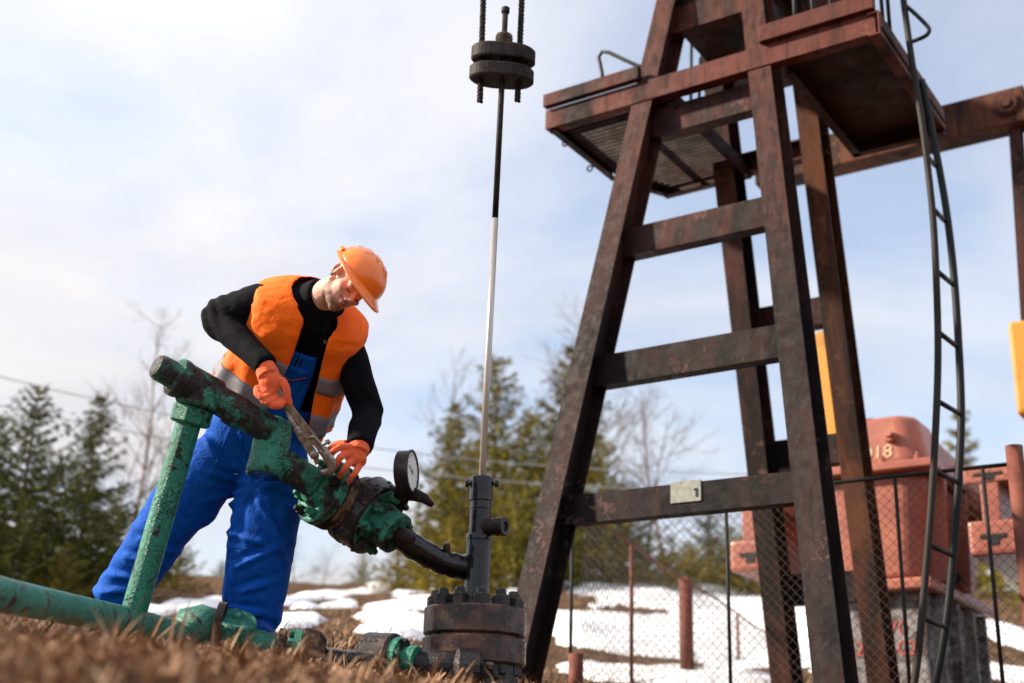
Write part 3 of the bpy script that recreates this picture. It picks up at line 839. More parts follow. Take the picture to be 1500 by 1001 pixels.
# rear cross bars
for i, (x_, yt, yb) in enumerate([(1172, 440, 470), (1195, 640, 672), (1200, 842, 876)]):
    r0, r1 = on_v(x_, yt, 7.9), on_v(x_, yb, 7.9)
    zc = (r0.z + r1.z) / 2; vb = back_v(zc)
    k = vb / 7.9
    zc, h = on_v(x_, (yt + yb) / 2, vb).z, (r0.z - r1.z) * k
    MB().chan(G(-BHW + 0.01, vb + 0.06, zc), G(BHW - 0.01, vb + 0.06, zc), -AV, 0.12, h + 0.05, 0.013).build('crossbar', MAT['rig_dark'], tower)
# top: saddle box under the walking beam, top cross plates
MB().chan(G(-0.36, front_v(5.02), 5.06), G(0.36, front_v(5.02), 5.06), -AV, 0.10, 0.20, 0.013).build('crossbar', MAT['rig_red'], tower)
MB().box(G(0.0, 7.45, 5.13), (AU, AV, AZ), (0.30, 0.58, 0.10), 0.008).build('saddle_plate', MAT['rig_deck'], tower)
MB().box(G(0.0, 7.3, 5.50), (AU, AV, AZ), (0.42, 0.50, 0.06), 0.01).build('bearing_seat', MAT['rig_red'], tower)
# long beam across the front carrying both platforms
vF = front_v(4.42) - 0.135
MB().chan(G(-1.17, vF, 4.415), G(1.17, vF, 4.415), -AV, 0.09, 0.145, 0.013).build('platform_beam', MAT['rig_red'], tower)
MB().chan(G(-0.40, back_v(4.4) + 0.14, 4.40), G(0.40, back_v(4.4) + 0.14, 4.40), AV, 0.09, 0.16, 0.013).build('crossbar', MAT['rig_dark'], tower)
# left platform with a corrugated deck
pl_ = MB()
u0, u1, v0, v1 = -1.12, -0.22, vF + 0.004, 7.88
pl_.bar(G(u0 + 0.02, v0 + 0.05, 4.395), G(u0 + 0.02, v1, 4.395), 0.03, 0.05, AZ).bar(G(-0.66, v0 + 0.05, 4.40), G(-0.66, v1, 4.40), 0.03, 0.03, AZ)
pl_.bar(G(u1 - 0.02, v0 + 0.05, 4.395), G(u1 - 0.02, v1, 4.395), 0.03, 0.05, AZ).bar(G(u0 + 0.0, v0 + 0.07, 4.397), G(u1, v0 + 0.07, 4.397), 0.03, 0.05, AZ)
deckL = pl_.build('platform', MAT['rig_deck'], tower)
gm = MB()
for i in range(26):
    v_ = v0 + 0.10 + (v1 - v0 - 0.12) * i / 25
    gm.bar(G(u0 + 0.03, v_, 4.372), G(u1 - 0.03, v_, 4.372), 0.014, 0.034, AZ)
gm.build('grating', MAT['rig_grate'], deckL, kind='stuff')
MB().bar(G(-1.17, vF - 0.012, 4.548), G(-0.42, vF - 0.012, 4.548), 0.055, 0.095, AZ, 0.004).build('toe_board', MAT['rig_red'], deckL)
MB().chan(G(-1.14, vF + 0.02, 4.37), G(-1.14, 7.5, 4.37), -AU, 0.05, 0.10, 0.008).build('edge_channel', MAT['rig_deck'], deckL)
MB().chan(G(-1.12, 7.52, 4.36), G(-0.90, 7.92, 4.36), -AU, 0.05, 0.11, 0.008).build('edge_channel', MAT['rig_deck'], deckL)
MB().chan(G(-0.90, 7.93, 4.36), G(-0.2, 7.93, 4.36), AV, 0.06, 0.13, 0.008).build('edge_channel', MAT['rig_deck'], deckL)
MB().bar(G(-0.215, vF + 0.09, 4.33), G(-0.215, 7.9, 4.33), 0.03, 0.09, AZ).build('edge_channel', MAT['rig_deck'], deckL)
for (x_, y_) in ((828, 210), (864, 247)):
    c_ = G(-1.2, 6.95 if x_ < 840 else 7.4, 4.34)
    c_ = on_v(x_, y_, c_.dot(AV))
    e_ = c_ + AU * 0.10 + AZ * 0.035
    hk = MB().tube([c_ + (AU * math.cos(g) + AZ * math.sin(g)) * 0.022 for g in np.linspace(0.3, 6.5, 14)], 0.007, 6)
    hk.tube([c_ + AU * 0.02 + AZ * 0.006, e_], 0.008, 6).build('hook', MAT['steel_dark'], tower)
# right platform: sheet deck, kick board, hand rails
pr = MB()
pr.box(G(0.885, (vF + 7.95) / 2 + 0.01, 4.375), (AU, AV, AZ), (0.325, (7.95 - vF) / 2 - 0.005, 0.008))
deckR = pr.build('platform', MAT['rig_deck'], tower)
MB().bar(G(0.44, vF - 0.012, 4.552), G(1.175, vF - 0.012, 4.552), 0.06, 0.115, AZ, 0.004).build('toe_board', MAT['rig_red'], deckR)
MB().chan(G(1.20, vF - 0.02, 4.40), G(1.20, 7.97, 4.40), AU, 0.07, 0.16, 0.010).build('edge_channel', MAT['rig_red'], deckR)
MB().chan(G(0.56, vF + 0.09, 4.33), G(0.56, 7.95, 4.33), -AU, 0.06, 0.11, 0.010).build('edge_channel', MAT['rig_deck'], deckR)
MB().chan(G(0.56, 7.96, 4.34), G(1.20, 7.96, 4.34), AV, 0.06, 0.13, 0.010).build('edge_channel', MAT['rig_deck'], deckR)
MB().prism([G(0.50, 7.3, 4.55), G(0.95, 7.3, 4.55), G(0.78, 7.3, 5.35), G(0.5, 7.3, 5.5)], AV * 0.03).build('side_panel', MAT['rig_red'], tower)
for u_ in (0.60, 0.72, 0.84, 0.97):
    MB().tube([G(u_, vF + 0.2, 4.38), G(u_, vF + 0.2, 5.45)], 0.014, 8).build('baluster', MAT['ladder_steel'], tower)
MB().tube([G(0.45, vF + 0.2, 5.45), G(1.16, vF + 0.2, 5.45), G(1.16, vF + 0.6, 5.45)], 0.014, 8).build('handrail', MAT['ladder_steel'], tower)
for v_ in (vF + 0.20, vF + 0.34):
    MB().tube([G(1.16, v_, 4.38), G(1.16, v_, 5.45)], 0.013, 8).build('baluster', MAT['ladder_steel'], tower)
MB().tube([on_v(*q, vF + 0.15) for q in ((884, 128), (882, 108), (877, 84), (882, 76), (892, 77), (915, 88), (935, 97), (950, 97), (963, 92), (974, 86))], 0.014, 8).build('handrail', MAT['ladder_steel'], tower)
for (x0, y0, x1, y1) in ((1012, 148, 1013, 60), (1024, 148, 1026, 85)):
    MB().tube([on_v(x0, y0, 7.6), on_v(x1, y1, 7.6)], 0.012, 6).build('baluster', MAT['ladder_steel'], tower)

# curved ladder on the right side, rungs along the rig axis
lad = thing('access_ladder', 'black curved steel ladder hanging from the right platform of the tower', 'ladder', G(0.8, 7.8, 0.6))
def interp(pts, n):
    t = np.linspace(0, len(pts) - 1, n); A = np.array([tuple(q) for q in pts])
    # Catmull-Rom
    o_ = []
    for s_ in t:
        i = min(int(s_), len(pts) - 2); f_ = s_ - i
        p0, p1, p2, p3 = A[max(i - 1, 0)], A[i], A[i + 1], A[min(i + 2, len(pts) - 1)]
        o_.append(V(0.5 * (2 * p1 + (p2 - p0) * f_ + (2 * p0 - 5 * p1 + 4 * p2 - p3) * f_ ** 2 + (-p0 + 3 * p1 - 3 * p2 + p3) * f_ ** 3)))
    return o_
VL, VR = 6.95, 7.35
railL = interp([on_v(*q, VL) for q in ((1322, -10), (1336, 90), (1352, 190), (1366, 310), (1372, 420), (1374, 520), (1371, 620), (1364, 740), (1355, 850), (1346, 950), (1338, 1010))], 60)
railR = interp([on_v(*q, VR) for q in ((1350, 118), (1365, 190), (1385, 300), (1397, 400), (1404, 500), (1408, 600), (1405, 690), (1398, 790), (1390, 880), (1380, 950), (1368, 1012))], 60)
MB().tube(railL, 0.021, 8).build('rail', MAT['ladder_worn'], lad)
MB().tube(railR, 0.024, 8).build('rail', MAT['ladder_steel'], lad)
for (x0, y0, x1, y1) in ((1352, 222, 1370, 243), (1364, 303, 1384, 324), (1372, 397, 1396, 417), (1375, 487, 1402, 508), (1374, 588, 1407, 607), (1368, 690, 1404, 707), (1360, 798, 1396, 814), (1351, 906, 1386, 919)):
    MB().tube([on_v(x0, y0, VL), on_v(x1, y1, VR)], 0.015, 8).build('rung', MAT['ladder_steel'], lad)
MB().tube(interp([on_v(*q, VL) for q in ((1326, 8), (1340, 20), (1358, 38), (1361, 46), (1354, 54), (1334, 62))], 24), 0.013, 8).build('top_hoop', MAT['ladder_steel'], lad)

# ------------------------------------------------------------------ moving parts at the back
eq = thing('equalizer_beam', 'rust red cross beam behind the tower with a round pin at its end', 'beam', G(0, 9.55, 5.1))
MB().box(G(0.335, 9.55, 5.20), (AU, AV, AZ), (1.135, 0.11, 0.155), 0.012).build('beam', MAT['rig_rust'], eq)
for s in (-1, 1):
    MB().lathe(G(1.33 if s > 0 else -0.66, 9.435, 5.215), -AV, [(0, 0.105), (0.012, 0.105), (0.012, 0.085), (0.03, 0.085), (0.03, 0.045), (0.05, 0.04)], 24).build('pin', MAT['rig_dark'], eq)
for s in (-1, 1):
    MB().ibeam(G(1.36 if s > 0 else -0.66, 9.56, 5.04), G(1.20 if s > 0 else -0.62, 9.75, 2.1), AU, 0.09, 0.10, 0.01, 0.01).build('pitman_arm', MAT['rig'], label='rusty pitman arm hanging from the %s end of the cross beam' % ('left' if s < 0 else 'right'), cat='arm', group='pitman arms')
wb = thing('walking_beam', 'heavy rusty walking beam resting on top of the tower', 'beam', G(0, 7.3, 5.6))
MB().ibeam(G(0, 5.0, 5.78), G(0, 9.7, 5.78), AU, 0.26, 0.42, 0.02, 0.014) if False else None
b_ = MB()
for zz_, hh in ((5.60, 0.015), (6.02, 0.015)):
    b_.box(G(0, 7.3, zz_), (AU, AV, AZ), (0.13, 2.4, hh))
b_.box(G(0, 7.3, 5.81), (AU, AV, AZ), (0.010, 2.4, 0.195)).build('beam', MAT['rig_red'], wb)
hp = [G(-0.12, 4.9, 6.3)]
for g in np.linspace(-0.42, 0.30, 14):
    hp.append(G(-0.12, 7.3 - 2.86 * math.cos(g), 5.81 + 2.86 * math.sin(g)))
hp = hp[1:] + [G(-0.12, 4.95, 6.4), G(-0.12, 4.95, 5.3)]
MB().prism(hp, AU * 0.24).build('horsehead', MAT['rig_red'], wb)
for s in (-1, 1):
    side = 'left' if s < 0 else 'right'
    cr = thing('crank_arm', 'red brown slotted crank arm with yellow counterweight on the %s of the gearbox' % side, 'crank', G(s * 0.95, 10.2, 2.0), 'cranks on the gearbox shaft')
    uc = s * 0.93
    k = MB()
    k.box(G(uc, 10.0, 2.255), (AU, AV, AZ), (0.17, 0.62, 0.055), 0.012)
    k.box(G(uc, 10.0, 2.06), (AU, AV, AZ), (0.065, 0.61, 0.145), 0.01)
    k.box(G(uc, 10.0, 1.80), (AU, AV, AZ), (0.175, 0.62, 0.125), 0.03)
    k.box(G(uc, 10.75, 2.02), (AU, AV, AZ), (0.20, 0.22, 0.32), 0.05)
    k.build('arm', MAT['oxide'], cr)
    for zc, w_, h_ in ((2.250, 0.10, 0.020), (1.79, 0.09, 0.030)):
        MB().prism([G(uc + q[0] * w_, 9.372, zc + q[1] * h_) for q in ((-1, 1), (1, 1), (1, 0), (0.4, 0), (0.4, -1.6), (-0.4, -1.6), (-0.4, 0), (-1, 0))], AV * 0.012).build('slot', MAT['needle_black'], cr)
    uo = 1.14 if s > 0 else -0.62
    w1 = MB()
    if s > 0:
        w1.box(G(1.46, 9.62, 3.06), (AU, AV, AZ), (0.30, 0.16, 0.36), 0.03)
        w1.box(G(1.49, 9.64, 2.57), (AU, AV, AZ), (0.26, 0.13, 0.14), 0.02)
        w1.box(G(1.46, 9.62, 2.36), (AU, AV, AZ), (0.27, 0.15, 0.08), 0.02)
        w1.box(G(1.10, 9.66, 2.335), (AU, AV, AZ), (0.16, 0.10, 0.022), 0.006)
    else:
        w1.prism([G(-0.55, 9.50, 1.55), G(-0.42, 9.50, 1.55), G(-0.40, 9.50, 2.5), G(-0.16, 9.50, 2.66), G(-0.19, 9.50, 3.45), G(-0.30, 9.50, 3.62), G(-0.46, 9.50, 3.55), G(-0.60, 9.50, 3.0), G(-0.62, 9.50, 2.6), G(-0.55, 9.50, 2.5)], AV * 0.2)
    w1.build('counterweight', MAT['yellow'], cr)
# ------------------------------------------------------------------ gearbox
gb = thing('gearbox', 'big red brown cast gearbox with sloping cover behind the wire fence', 'gearbox', G(0, 10.2, 1.45))
def frust(mb, lo, hi, bev=0):
    """lo, hi: (u0,u1,v0,v1,z)"""
    r_ = []
    for (a0, a1, b0, b1, z) in (lo, hi):
        c_ = min(0.13, (a1 - a0) * 0.15)
        r_.append([G(*q, z) for q in ((a0 + c_, b0), (a1 - c_, b0), (a1, b0 + c_), (a1, b1 - c_), (a1 - c_, b1), (a0 + c_, b1), (a0, b1 - c_), (a0, b0 + c_))])
    return mb.loft(r_, True, False)
cv = MB()
frust(cv, (-0.46, 0.46, 9.50, 10.30, 2.44), (-0.36, 0.36, 9.60, 10.2, 2.86))
cv.build('front_cover', MAT['oxide'], gb)
cv = MB()
cv.prism([G(-0.40, 9.9, 2.44), G(-0.40, 9.95, 2.78), G(-0.40, 10.35, 2.76), G(-0.40, 11.55, 2.72), G(-0.40, 11.6, 2.44)], AU * 0.80)
cv.build('rear_cover', MAT['oxide'], gb)
cv = MB()
cv.box(G(0, 10.5, 2.405), (AU, AV, AZ), (0.55, 1.10, 0.035), 0.015)
jf = cv.build('joint_flange', MAT['oxide'], gb)
cv = MB()
frust(cv, (-0.36, 0.36, 9.52, 11.1, 1.56), (-0.43, 0.43, 9.50, 11.5, 2.37))
cv.build('lower_case', MAT['oxide'], gb)
MB().box(G(0, 10.35, 1.515), (AU, AV, AZ), (0.46, 0.92, 0.045), 0.02).build('base_flange', MAT['oxide'], gb)
for s in (-1, 1):
    for v_ in (9.75, 10.35):
        MB().prism([G(s * 0.36, v_, 1.56), G(s * 0.50, v_, 1.56), G(s * 0.53, v_, 2.37), G(s * 0.41, v_, 2.37)], AV * 0.05).build('rib', MAT['oxide'], gb)
    MB().lathe(G(s * 0.42, 10.75, 2.38), AU * s, [(0, 0.30), (0.14, 0.28), (0.14, 0.22), (0.24, 0.20), (0.24, 0.10), (0.5, 0.10)], 28).build('bearing_cap', MAT['oxide'], gb)
    for v_ in (10.0, 10.25):
        MB().lathe(G(s * 0.40, v_, 1.66), AU * s, [(0, 0.045), (0.06, 0.045)], 16).build('drain_plug', MAT['needle_black'], gb)
MB().lathe(G(0.20, 9.56, 2.66), -AV + AZ * 0.25, [(0, 0.05), (0.06, 0.05), (0.06, 0.03), (0.09, 0.028)], 16).build('oil_plug', MAT['oxide'], gb)
MB().lathe(G(-0.05, 9.85, 2.855), AZ, [(0, 0.075), (0.04, 0.075), (0.06, 0.05)], 20).build('vent_cap', MAT['oxide'], gb)
for u_ in (-0.42, -0.15, 0.15, 0.42):
    MB().lathe(G(u_, 9.455, 2.44), AZ, [(0, 0.028), (0.035, 0.028), (0.035, 0.015), (0.06, 0.015)], 8).build('bolt', MAT['oxide'], gb)
for o in gb.children:
    if o.name.split('.')[0] in ('front_cover', 'rear_cover', 'lower_case', 'joint_flange', 'base_flange', 'rib'):
        bv = o.modifiers.new('bevel', 'BEVEL'); bv.width = 0.05 if 'cover' in o.name or 'case' in o.name else 0.012; bv.segments = 3; bv.limit_method = 'ANGLE'; bv.angle_limit = math.radians(25)
def text(name, body, size, loc, xdir, ydir, mat, parent, ext=0.002):
    cu_ = bpy.data.curves.new(name, 'FONT'); cu_.body = body; cu_.size = size; cu_.extrude = ext; cu_.align_x = 'CENTER'; cu_.align_y = 'CENTER'
    o = bpy.data.objects.new('tmp', cu_); COL.objects.link(o)
    dg = bpy.context.evaluated_depsgraph_get(); dg.update()
    me = bpy.data.meshes.new_from_object(o.evaluated_get(dg)); bpy.data.objects.remove(o)
    xd = xdir.normalized(); yd = (ydir - xd * ydir.dot(xd)).normalized(); zd = xd.cross(yd)
    m_ = Matrix((xd, yd, zd)).transposed().to_4x4(); m_.translation = loc
    me.transform(m_)
    me.materials.clear()
    return obj(name, me, mat, parent)
fd = (G(0, 9.60, 2.86) - G(0, 9.50, 2.44))
text('year_lettering', '2018', 0.155, G(0.06, 9.50 + 0.1 * (0.105 / 0.42) - 0.006, 2.545), AU, fd, MAT['text_cream'], gb)
ped = thing('gearbox_pedestal', 'paint stained steel pedestal with red lettering under the gearbox', 'pedestal', G(0, 10.2, 0.5))
MB().box(G(0, 10.3, 0.97), (AU, AV, AZ), (0.36, 0.74, 0.50), 0.02).build('column', MAT['pedestal'], ped)
for v_ in (9.75, 10.2, 10.65, 11.0):
    MB().box(G(0.395, v_, 0.97), (AU, AV, AZ), (0.04, 0.03, 0.49), 0.006).build('stiffener', MAT['pedestal'], ped)
for i, (tx, zz_) in enumerate((('1-170', 1.20), ('2-06-02', 1.06))):
    text('red_lettering', tx, 0.15, G(0.05, 9.556, zz_), AU, AZ, MAT['text_red'], ped)

# ------------------------------------------------------------------ guard fence
def mesh_panel(fence, O_, du, L, z0fn, z1fn, dn, step=0.062, rad=0.0016):
    segs = []
    H = 1.5
    n = int((L + 2 * H) / (step * 1.0))
    for fam in (-1, 1):
        for i in range(n):
            s0 = -H + i * step if fam > 0 else i * step
            a0, a1 = s0, s0 + fam * 3.0
            # clip the 45 degree wire to the panel
            pts = []
            for k in np.linspace(0, 3.0, 61):
                uu = s0 + fam * k; z = z0fn(min(max(uu, 0), L)) + k
                if 0 <= uu <= L and z <= z1fn(uu): pts.append((uu, z))
            if len(pts) > 1:
                p_ = O_ + du * pts[0][0] + dn * 0.004 * fam; q_ = O_ + du * pts[-1][0] + dn * 0.004 * fam
                segs.append(((p_.x, p_.y, pts[0][1]), (q_.x, q_.y, pts[-1][1]), rad, rad))
    v_, f_ = np_tubes(segs, 3)
    obj('chain_link', np_mesh('chain_link', v_, f_), MAT['wire_grey'], fence, kind='stuff')
fa = thing('guard_fence', 'wire mesh guard fence with dark rails in front of the gearbox', 'fence', G(0, 7.5, 0.5))
MB().tube([G(-1.38, 7.5, 1.845), G(1.60, 7.5, 1.85)], 0.013, 8).build('top_rail', MAT['fence_dark'], fa)
for x_ in (838, 1065, 1318, 1450):
    c_ = on_v(x_, 800, 7.5); uu = c_.dot(AU) + 3.08
    MB().tube([G(uu, 7.5, gr(uu, 7.5) - 0.05), G(uu, 7.5, 1.845)], 0.012, 8).build('upright', MAT['fence_dark'], fa)
uu = 1.53
MB().tube([G(uu, 7.47, gr(uu, 7.5) - 0.1), G(uu, 7.47, 1.945)], 0.048, 16).build('post', MAT['fence_rust'], fa)
mesh_panel(fa, G(-1.38, 7.5, 0) , AU, 2.9, lambda s_: gr(-1.38 + s_, 7.5) + 0.02, lambda s_: 1.845, AV)
C0 = G(-1.38, 7.5, 0); C0.z = 0
E1 = V((3.60, 16.49, 0)); bd = (E1 - C0); LB = bd.length; bd.normalize()
fb = thing('side_fence', 'sagging chain link fence with red posts running back over the snow', 'fence', V((C0.x, C0.y, gz1(C0.x, C0.y))))
def gzb(s_):
    q = C0 + bd * s_; return gz1(q.x, q.y)
topb = lambda s_: 1.83 + 0.012 * math.sin(s_ * 1.7)
MB().tube([C0 + bd * s_ + AZ * topb(s_) for s_ in np.linspace(0, LB + 0.3, 30)], 0.012, 6).build('top_wire', MAT['fence_rust'], fb)
for s_, r_ in ((-0.05, 0.05), ((V((1.689, 11.543, 0)) - C0).length, 0.062), (LB - 0.05, 0.06)):
    q = C0 + bd * s_
    MB().tube([q + AZ * (gz1(q.x, q.y) - 0.1), q + AZ * (topb(s_) + 0.03 if s_ > 0.1 else 0.86)], r_, 14).build('post', MAT['fence_rust'], fb)
for x_ in (925, 1080):
    r_ = ray(x_, 900)
    # where the sight line crosses the fence line in plan
    t_ = (C0.x * bd.y - C0.y * bd.x) / (r_.x * bd.y - r_.y * bd.x)
    q = r_ * t_; q.z = 0; s_ = (q - C0).dot(bd)
    MB().tube([q + AZ * (gz1(q.x, q.y) - 0.05), q + AZ * topb(s_)], 0.016, 8).build('upright', MAT['fence_rust'], fb)
mesh_panel(fb, C0, bd, LB, lambda s_: gzb(s_) + 0.02, topb, V((bd.y, -bd.x, 0)), 0.085, 0.0019)
# ------------------------------------------------------------------ wellhead
WX, WY = -0.117, 5.36
def W(z, dx=0, dy=0): return V((WX + dx, WY + dy, z))
well = thing('wellhead', 'oily black wellhead with a heavy bolted flange and upright riser pipe', 'wellhead', V((WX, WY, gz1(WX, WY))))
def disc(z0, z1, r_, n=48, ch=0.008):
    return [(z0, r_ - ch), (z0 + ch, r_), (z1 - ch, r_), (z1, r_ - ch)]
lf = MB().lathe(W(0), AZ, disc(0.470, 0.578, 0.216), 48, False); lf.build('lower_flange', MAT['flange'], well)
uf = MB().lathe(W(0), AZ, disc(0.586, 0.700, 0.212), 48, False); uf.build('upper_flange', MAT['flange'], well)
MB().lathe(W(0), AZ, [(0.57, 0.19), (0.595, 0.19)], 40).build('ring_gasket', MAT['oil'], well)
MB().lathe(W(0), AZ, [(gz1(WX, WY) - 0.1, 0.15), (0.38, 0.15), (0.38, 0.19), (0.475, 0.19)], 40).build('casing_head', MAT['oil_clump'], well)
def hexbolt(c, ax, r_, h, mat, parent, stud=0.0, rot=0.0):
    mb = MB(); ax = V(ax).normalized()
    mb.lathe(c, ax, [(0, r_), (h * 0.85, r_), (h, r_ * 0.8)], 6)
    if stud: mb.lathe(V(c) + ax * h, ax, [(-0.002, r_ * 0.62), (stud, r_ * 0.55), (stud + 0.004, r_ * 0.4)], 8)
    return mb.build('bolt', mat, parent)
for k in range(12):
    g = 2 * math.pi * (k + 0.3) / 12
    hexbolt(W(0.699, 0.168 * math.cos(g), 0.168 * math.sin(g)), AZ, 0.037, 0.046, MAT['oil_clump'], well, 0.020)
    hexbolt(W(0.472, 0.172 * math.cos(g), 0.172 * math.sin(g)), -AZ, 0.031, 0.045, MAT['oil_clump'], well, 0.02)
lean = (on_y(735, 130, WY) - on_y(693, 970, WY)).normalized()
def R(z): return W(0.6) + lean * ((z - 0.6) / lean.z)
def seg(name, z0, z1, r0, r1=None, mat='oil', n=28, ch=0.004):
    r1 = r1 or r0
    return MB().lathe(R(0), lean, [(z0, r0 - ch), (z0 + ch, r0), (z1 - ch, r1), (z1, r1 - ch)], n, False).build(name, MAT[mat], well)
# lathe distances run along the axis, so measure from R(0)
seg('tee_body', 0.69, 0.995, 0.053, mat='oil'); seg('neck_ring', 0.70, 0.74, 0.075, 0.062, 'oil_clump')
seg('collar', 0.985, 1.012, 0.056)
seg('riser_pipe', 1.005, 1.165, 0.0455)
seg('stuffing_box', 1.155, 1.262, 0.0505); seg('collar', 1.118, 1.128, 0.048)
for s in (-1, 1):
    sd_ = DIR(s, 0.0, 0.1)
    MB().lathe(R(1.235) + sd_ * 0.045, sd_, [(0, 0.008), (0.012, 0.008), (0.012, 0.018), (0.028, 0.016)], 10).build('set_screw', MAT['oil_clump'], well)
st = DIR(0.86, 0.10, 0.50)
MB().lathe(R(1.045), st, [(0, 0.038), (0.075, 0.036), (0.085, 0.034), (0.085, 0.040), (0.125, 0.040), (0.128, 0.036), (0.128, 0.022), (0.120, 0.02)], 20).build('side_stub', MAT['oil_clump'], well)
mb = MB()
path = interp([P(572, 772, 5.22), P(600, 797, 5.24), P(640, 820, 5.30), P(672, 830, 5.35), P(702, 834, 5.40)], 22)
mb.tube(path, [0.053 * (1 + 0.05 * math.sin(i * 2.3)) for i in range(22)], 20, wob=0.05)
mb.build('outlet_elbow', MAT['oil'], well)
MB().lathe(P(655, 812, 5.30), DIR(-0.05, 1, 0), [(0, 0.015), (0.025, 0.015), (0.025, 0.017), (0.042, 0.015), (0.048, 0.008)], 12).build('plug', MAT['oil_clump'], well)
for k in range(26):     # drips and clots of oil on the flange bolts
    pass

# polished rod and carrier
MB().tube([R(0.9), R(1.9), R(on_y(722, 322, WY).z + 0.005)], 0.0148, 16).build('polished_rod', MAT['rod'], label='bright polished steel rod rising out of the wellhead', cat='rod')
hz = lambda py: on_y(735, py, WY).z
MB().tube([R(on_y(722, 322, WY).z), R(3.62)], [0.0145, 0.0140], 14).build('rod_extension', MAT['steel_dark'], label='dark upper rod hanging through the carrier plates', cat='rod')
hg = thing('rod_carrier', 'black double plate rod carrier bar hanging from two wire ropes', 'carrier', R(hz(128)))
xa = (DIR(0.985, -0.10, 0.14)); ya = lean.cross(xa)
def plate(z0, z1, off=0.0):
    pts = []
    for g in np.linspace(0, 2 * math.pi, 40, endpoint=False):
        c_, s_ = math.cos(g), math.sin(g)
        x_ = 0.158 * math.copysign(abs(c_) ** 0.55, c_); y_ = 0.062 * math.copysign(abs(s_) ** 0.8, s_) * (1 - 0.18 * math.cos(2 * g))
        pts.append(xa * (x_ + off) + ya * y_)
    mb = MB(); t_ = lean
    mb.loft([[R(z0) + q * 0.95 for q in pts], [R(z0 + 0.008) + q for q in pts], [R(z1 - 0.008) + q for q in pts], [R(z1) + q * 0.95 for q in pts]], True, False)
    return mb.build('plate', MAT['steel_dark'], hg)
plate(hz(92), hz(72)); plate(hz(120), hz(101), -0.004)
for x_ in (-0.098, 0.098):
    MB().lathe(R(hz(103)) + xa * x_, lean, [(0, 0.026), (hz(90) - hz(103), 0.026)], 14).build('spacer', MAT['rig_dark'], hg)
MB().lathe(R(hz(103)) + xa * 0.03, lean, [(0, 0.035), (hz(90) - hz(103), 0.035)], 14).build('spacer', MAT['rig_dark'], hg)
MB().lathe(R(hz(73)), lean, [(0, 0.040), (0.065, 0.043), (0.078, 0.040)], 18).build('rod_clamp', MAT['ringrust'], hg)
MB().lathe(R(hz(20)), lean, [(0, 0.014), (0.006, 0.021), (0.03, 0.021), (0.036, 0.014)], 12).build('clamp_nut', MAT['steel_dark'], hg)
for s, xb, yb, xt in ((-1, 703, 150, 710), (1, 758, 149, 767)):
    p0 = on_y(xb, yb, WY + 0.02); p1 = on_y(xt, -60, WY + 0.02); p1 = p0 + (p1 - p0) * ((5.55 - p0.z) / (p1.z - p0.z))
    mb = MB()
    for k in range(3):
        pts = []
        for i in range(320):
            f_ = i / 319; c_ = p0.lerp(p1, f_); g = f_ * 230 + k * 2.094
            pts.append(c_ + CR * (0.0075 * math.cos(g)) + CF * (0.0075 * math.sin(g)))
        mb.tube(pts, 0.0088, 6)
    mb.build('wire_rope', MAT['steel_dark'], hg)

# ------------------------------------------------------------------ raised green flow line
fl = thing('flow_line', 'raised green flow line with peeling paint, bolted flanges and upright support pipe', 'pipe', P(193, 905, 4.90))
def tubeP(name, pts, r_, mat, n=22, wob=0.03, parent=None, sub=8):
    q = [P(*p_) for p_ in pts]
    if len(q) == 2: q = [q[0].lerp(q[1], i / sub) for i in range(sub + 1)]
    else: q = interp(q, sub * (len(q) - 1) + 1)
    if hasattr(r_, '__len__'): r_ = [r_[0] + (r_[1] - r_[0]) * i / (len(q) - 1) for i in range(len(q))]
    return MB().tube(q, r_, n, wob=wob).build(name, MAT[mat], parent or fl)
tubeP('support_pipe', [(279, 610, 5.05), (193, 908, 4.90)], 0.050, 'green', 26, 0.015, sub=24)
ax = (P(279, 605, 5.05) - P(193, 905, 4.90)).normalized()
MB().lathe(P(277, 622, 5.05), ax, [(0, 0.074), (0.008, 0.083), (0.066, 0.083), (0.078, 0.074)], 8).build('union_nut', MAT['green'], fl)
MB().lathe(P(287, 596, 5.05), ax, [(0, 0.090), (0.01, 0.098), (0.058, 0.098), (0.072, 0.085)], 6).build('union_nut', MAT['green_mid'], fl)
a2 = (P(244, 545, 4.98) - P(305, 578, 5.08)).normalized()
c_ = P(288, 568, 5.05)
MB().lathe(c_, a2, [(-0.10, 0.060), (-0.085, 0.074), (0.055, 0.074), (0.075, 0.080), (0.10, 0.078), (0.115, 0.060), (0.115, 0.054), (0.175, 0.052), (0.188, 0.046), (0.194, 0.034), (0.196, 0.015)], 26, False).build('tee_fitting', MAT['green_black'], fl)
MB().lathe(P(290, 590, 5.05), ax, [(0, 0.078), (0.06, 0.072), (0.11, 0.055)], 22).build('tee_branch', MAT['green_mid'], fl)
tubeP('cross_pipe', [(300, 574, 5.06), (398, 632, 5.10)], (0.060, 0.058), 'green_black', 24, 0.06)
MB().lathe(P(345, 602, 5.08), (P(300, 574, 5.06) - P(398, 632, 5.10)), [(-0.035, 0.056), (-0.03, 0.066), (0.03, 0.066), (0.035, 0.056)], 22).build('coupling', MAT['green_black'], fl)
ev = (P(404, 618, 5.15) - P(387, 696, 5.06)).normalized()
MB().lathe(P(387, 698, 5.07), ev, [(0, 0.066), (0.004, 0.076), (0.03, 0.077), (0.19, 0.073), (0.235, 0.062), (0.25, 0.03)], 26, True).build('drop_elbow', MAT['green'], fl)
MB().lathe(P(387, 698, 5.07), -ev, [(0, 0.06), (0.003, 0.06)], 24).build('elbow_shade', MAT['oil'], fl)  # black disc standing in for the shade on the elbow's bottom
tubeP('cross_pipe', [(396, 668, 5.12), (466, 712, 5.15)], (0.063, 0.060), 'green_black', 24, 0.06)
f1 = DIR(-0.66, 0.50, 0.56); c1 = P(480, 724, 5.20)
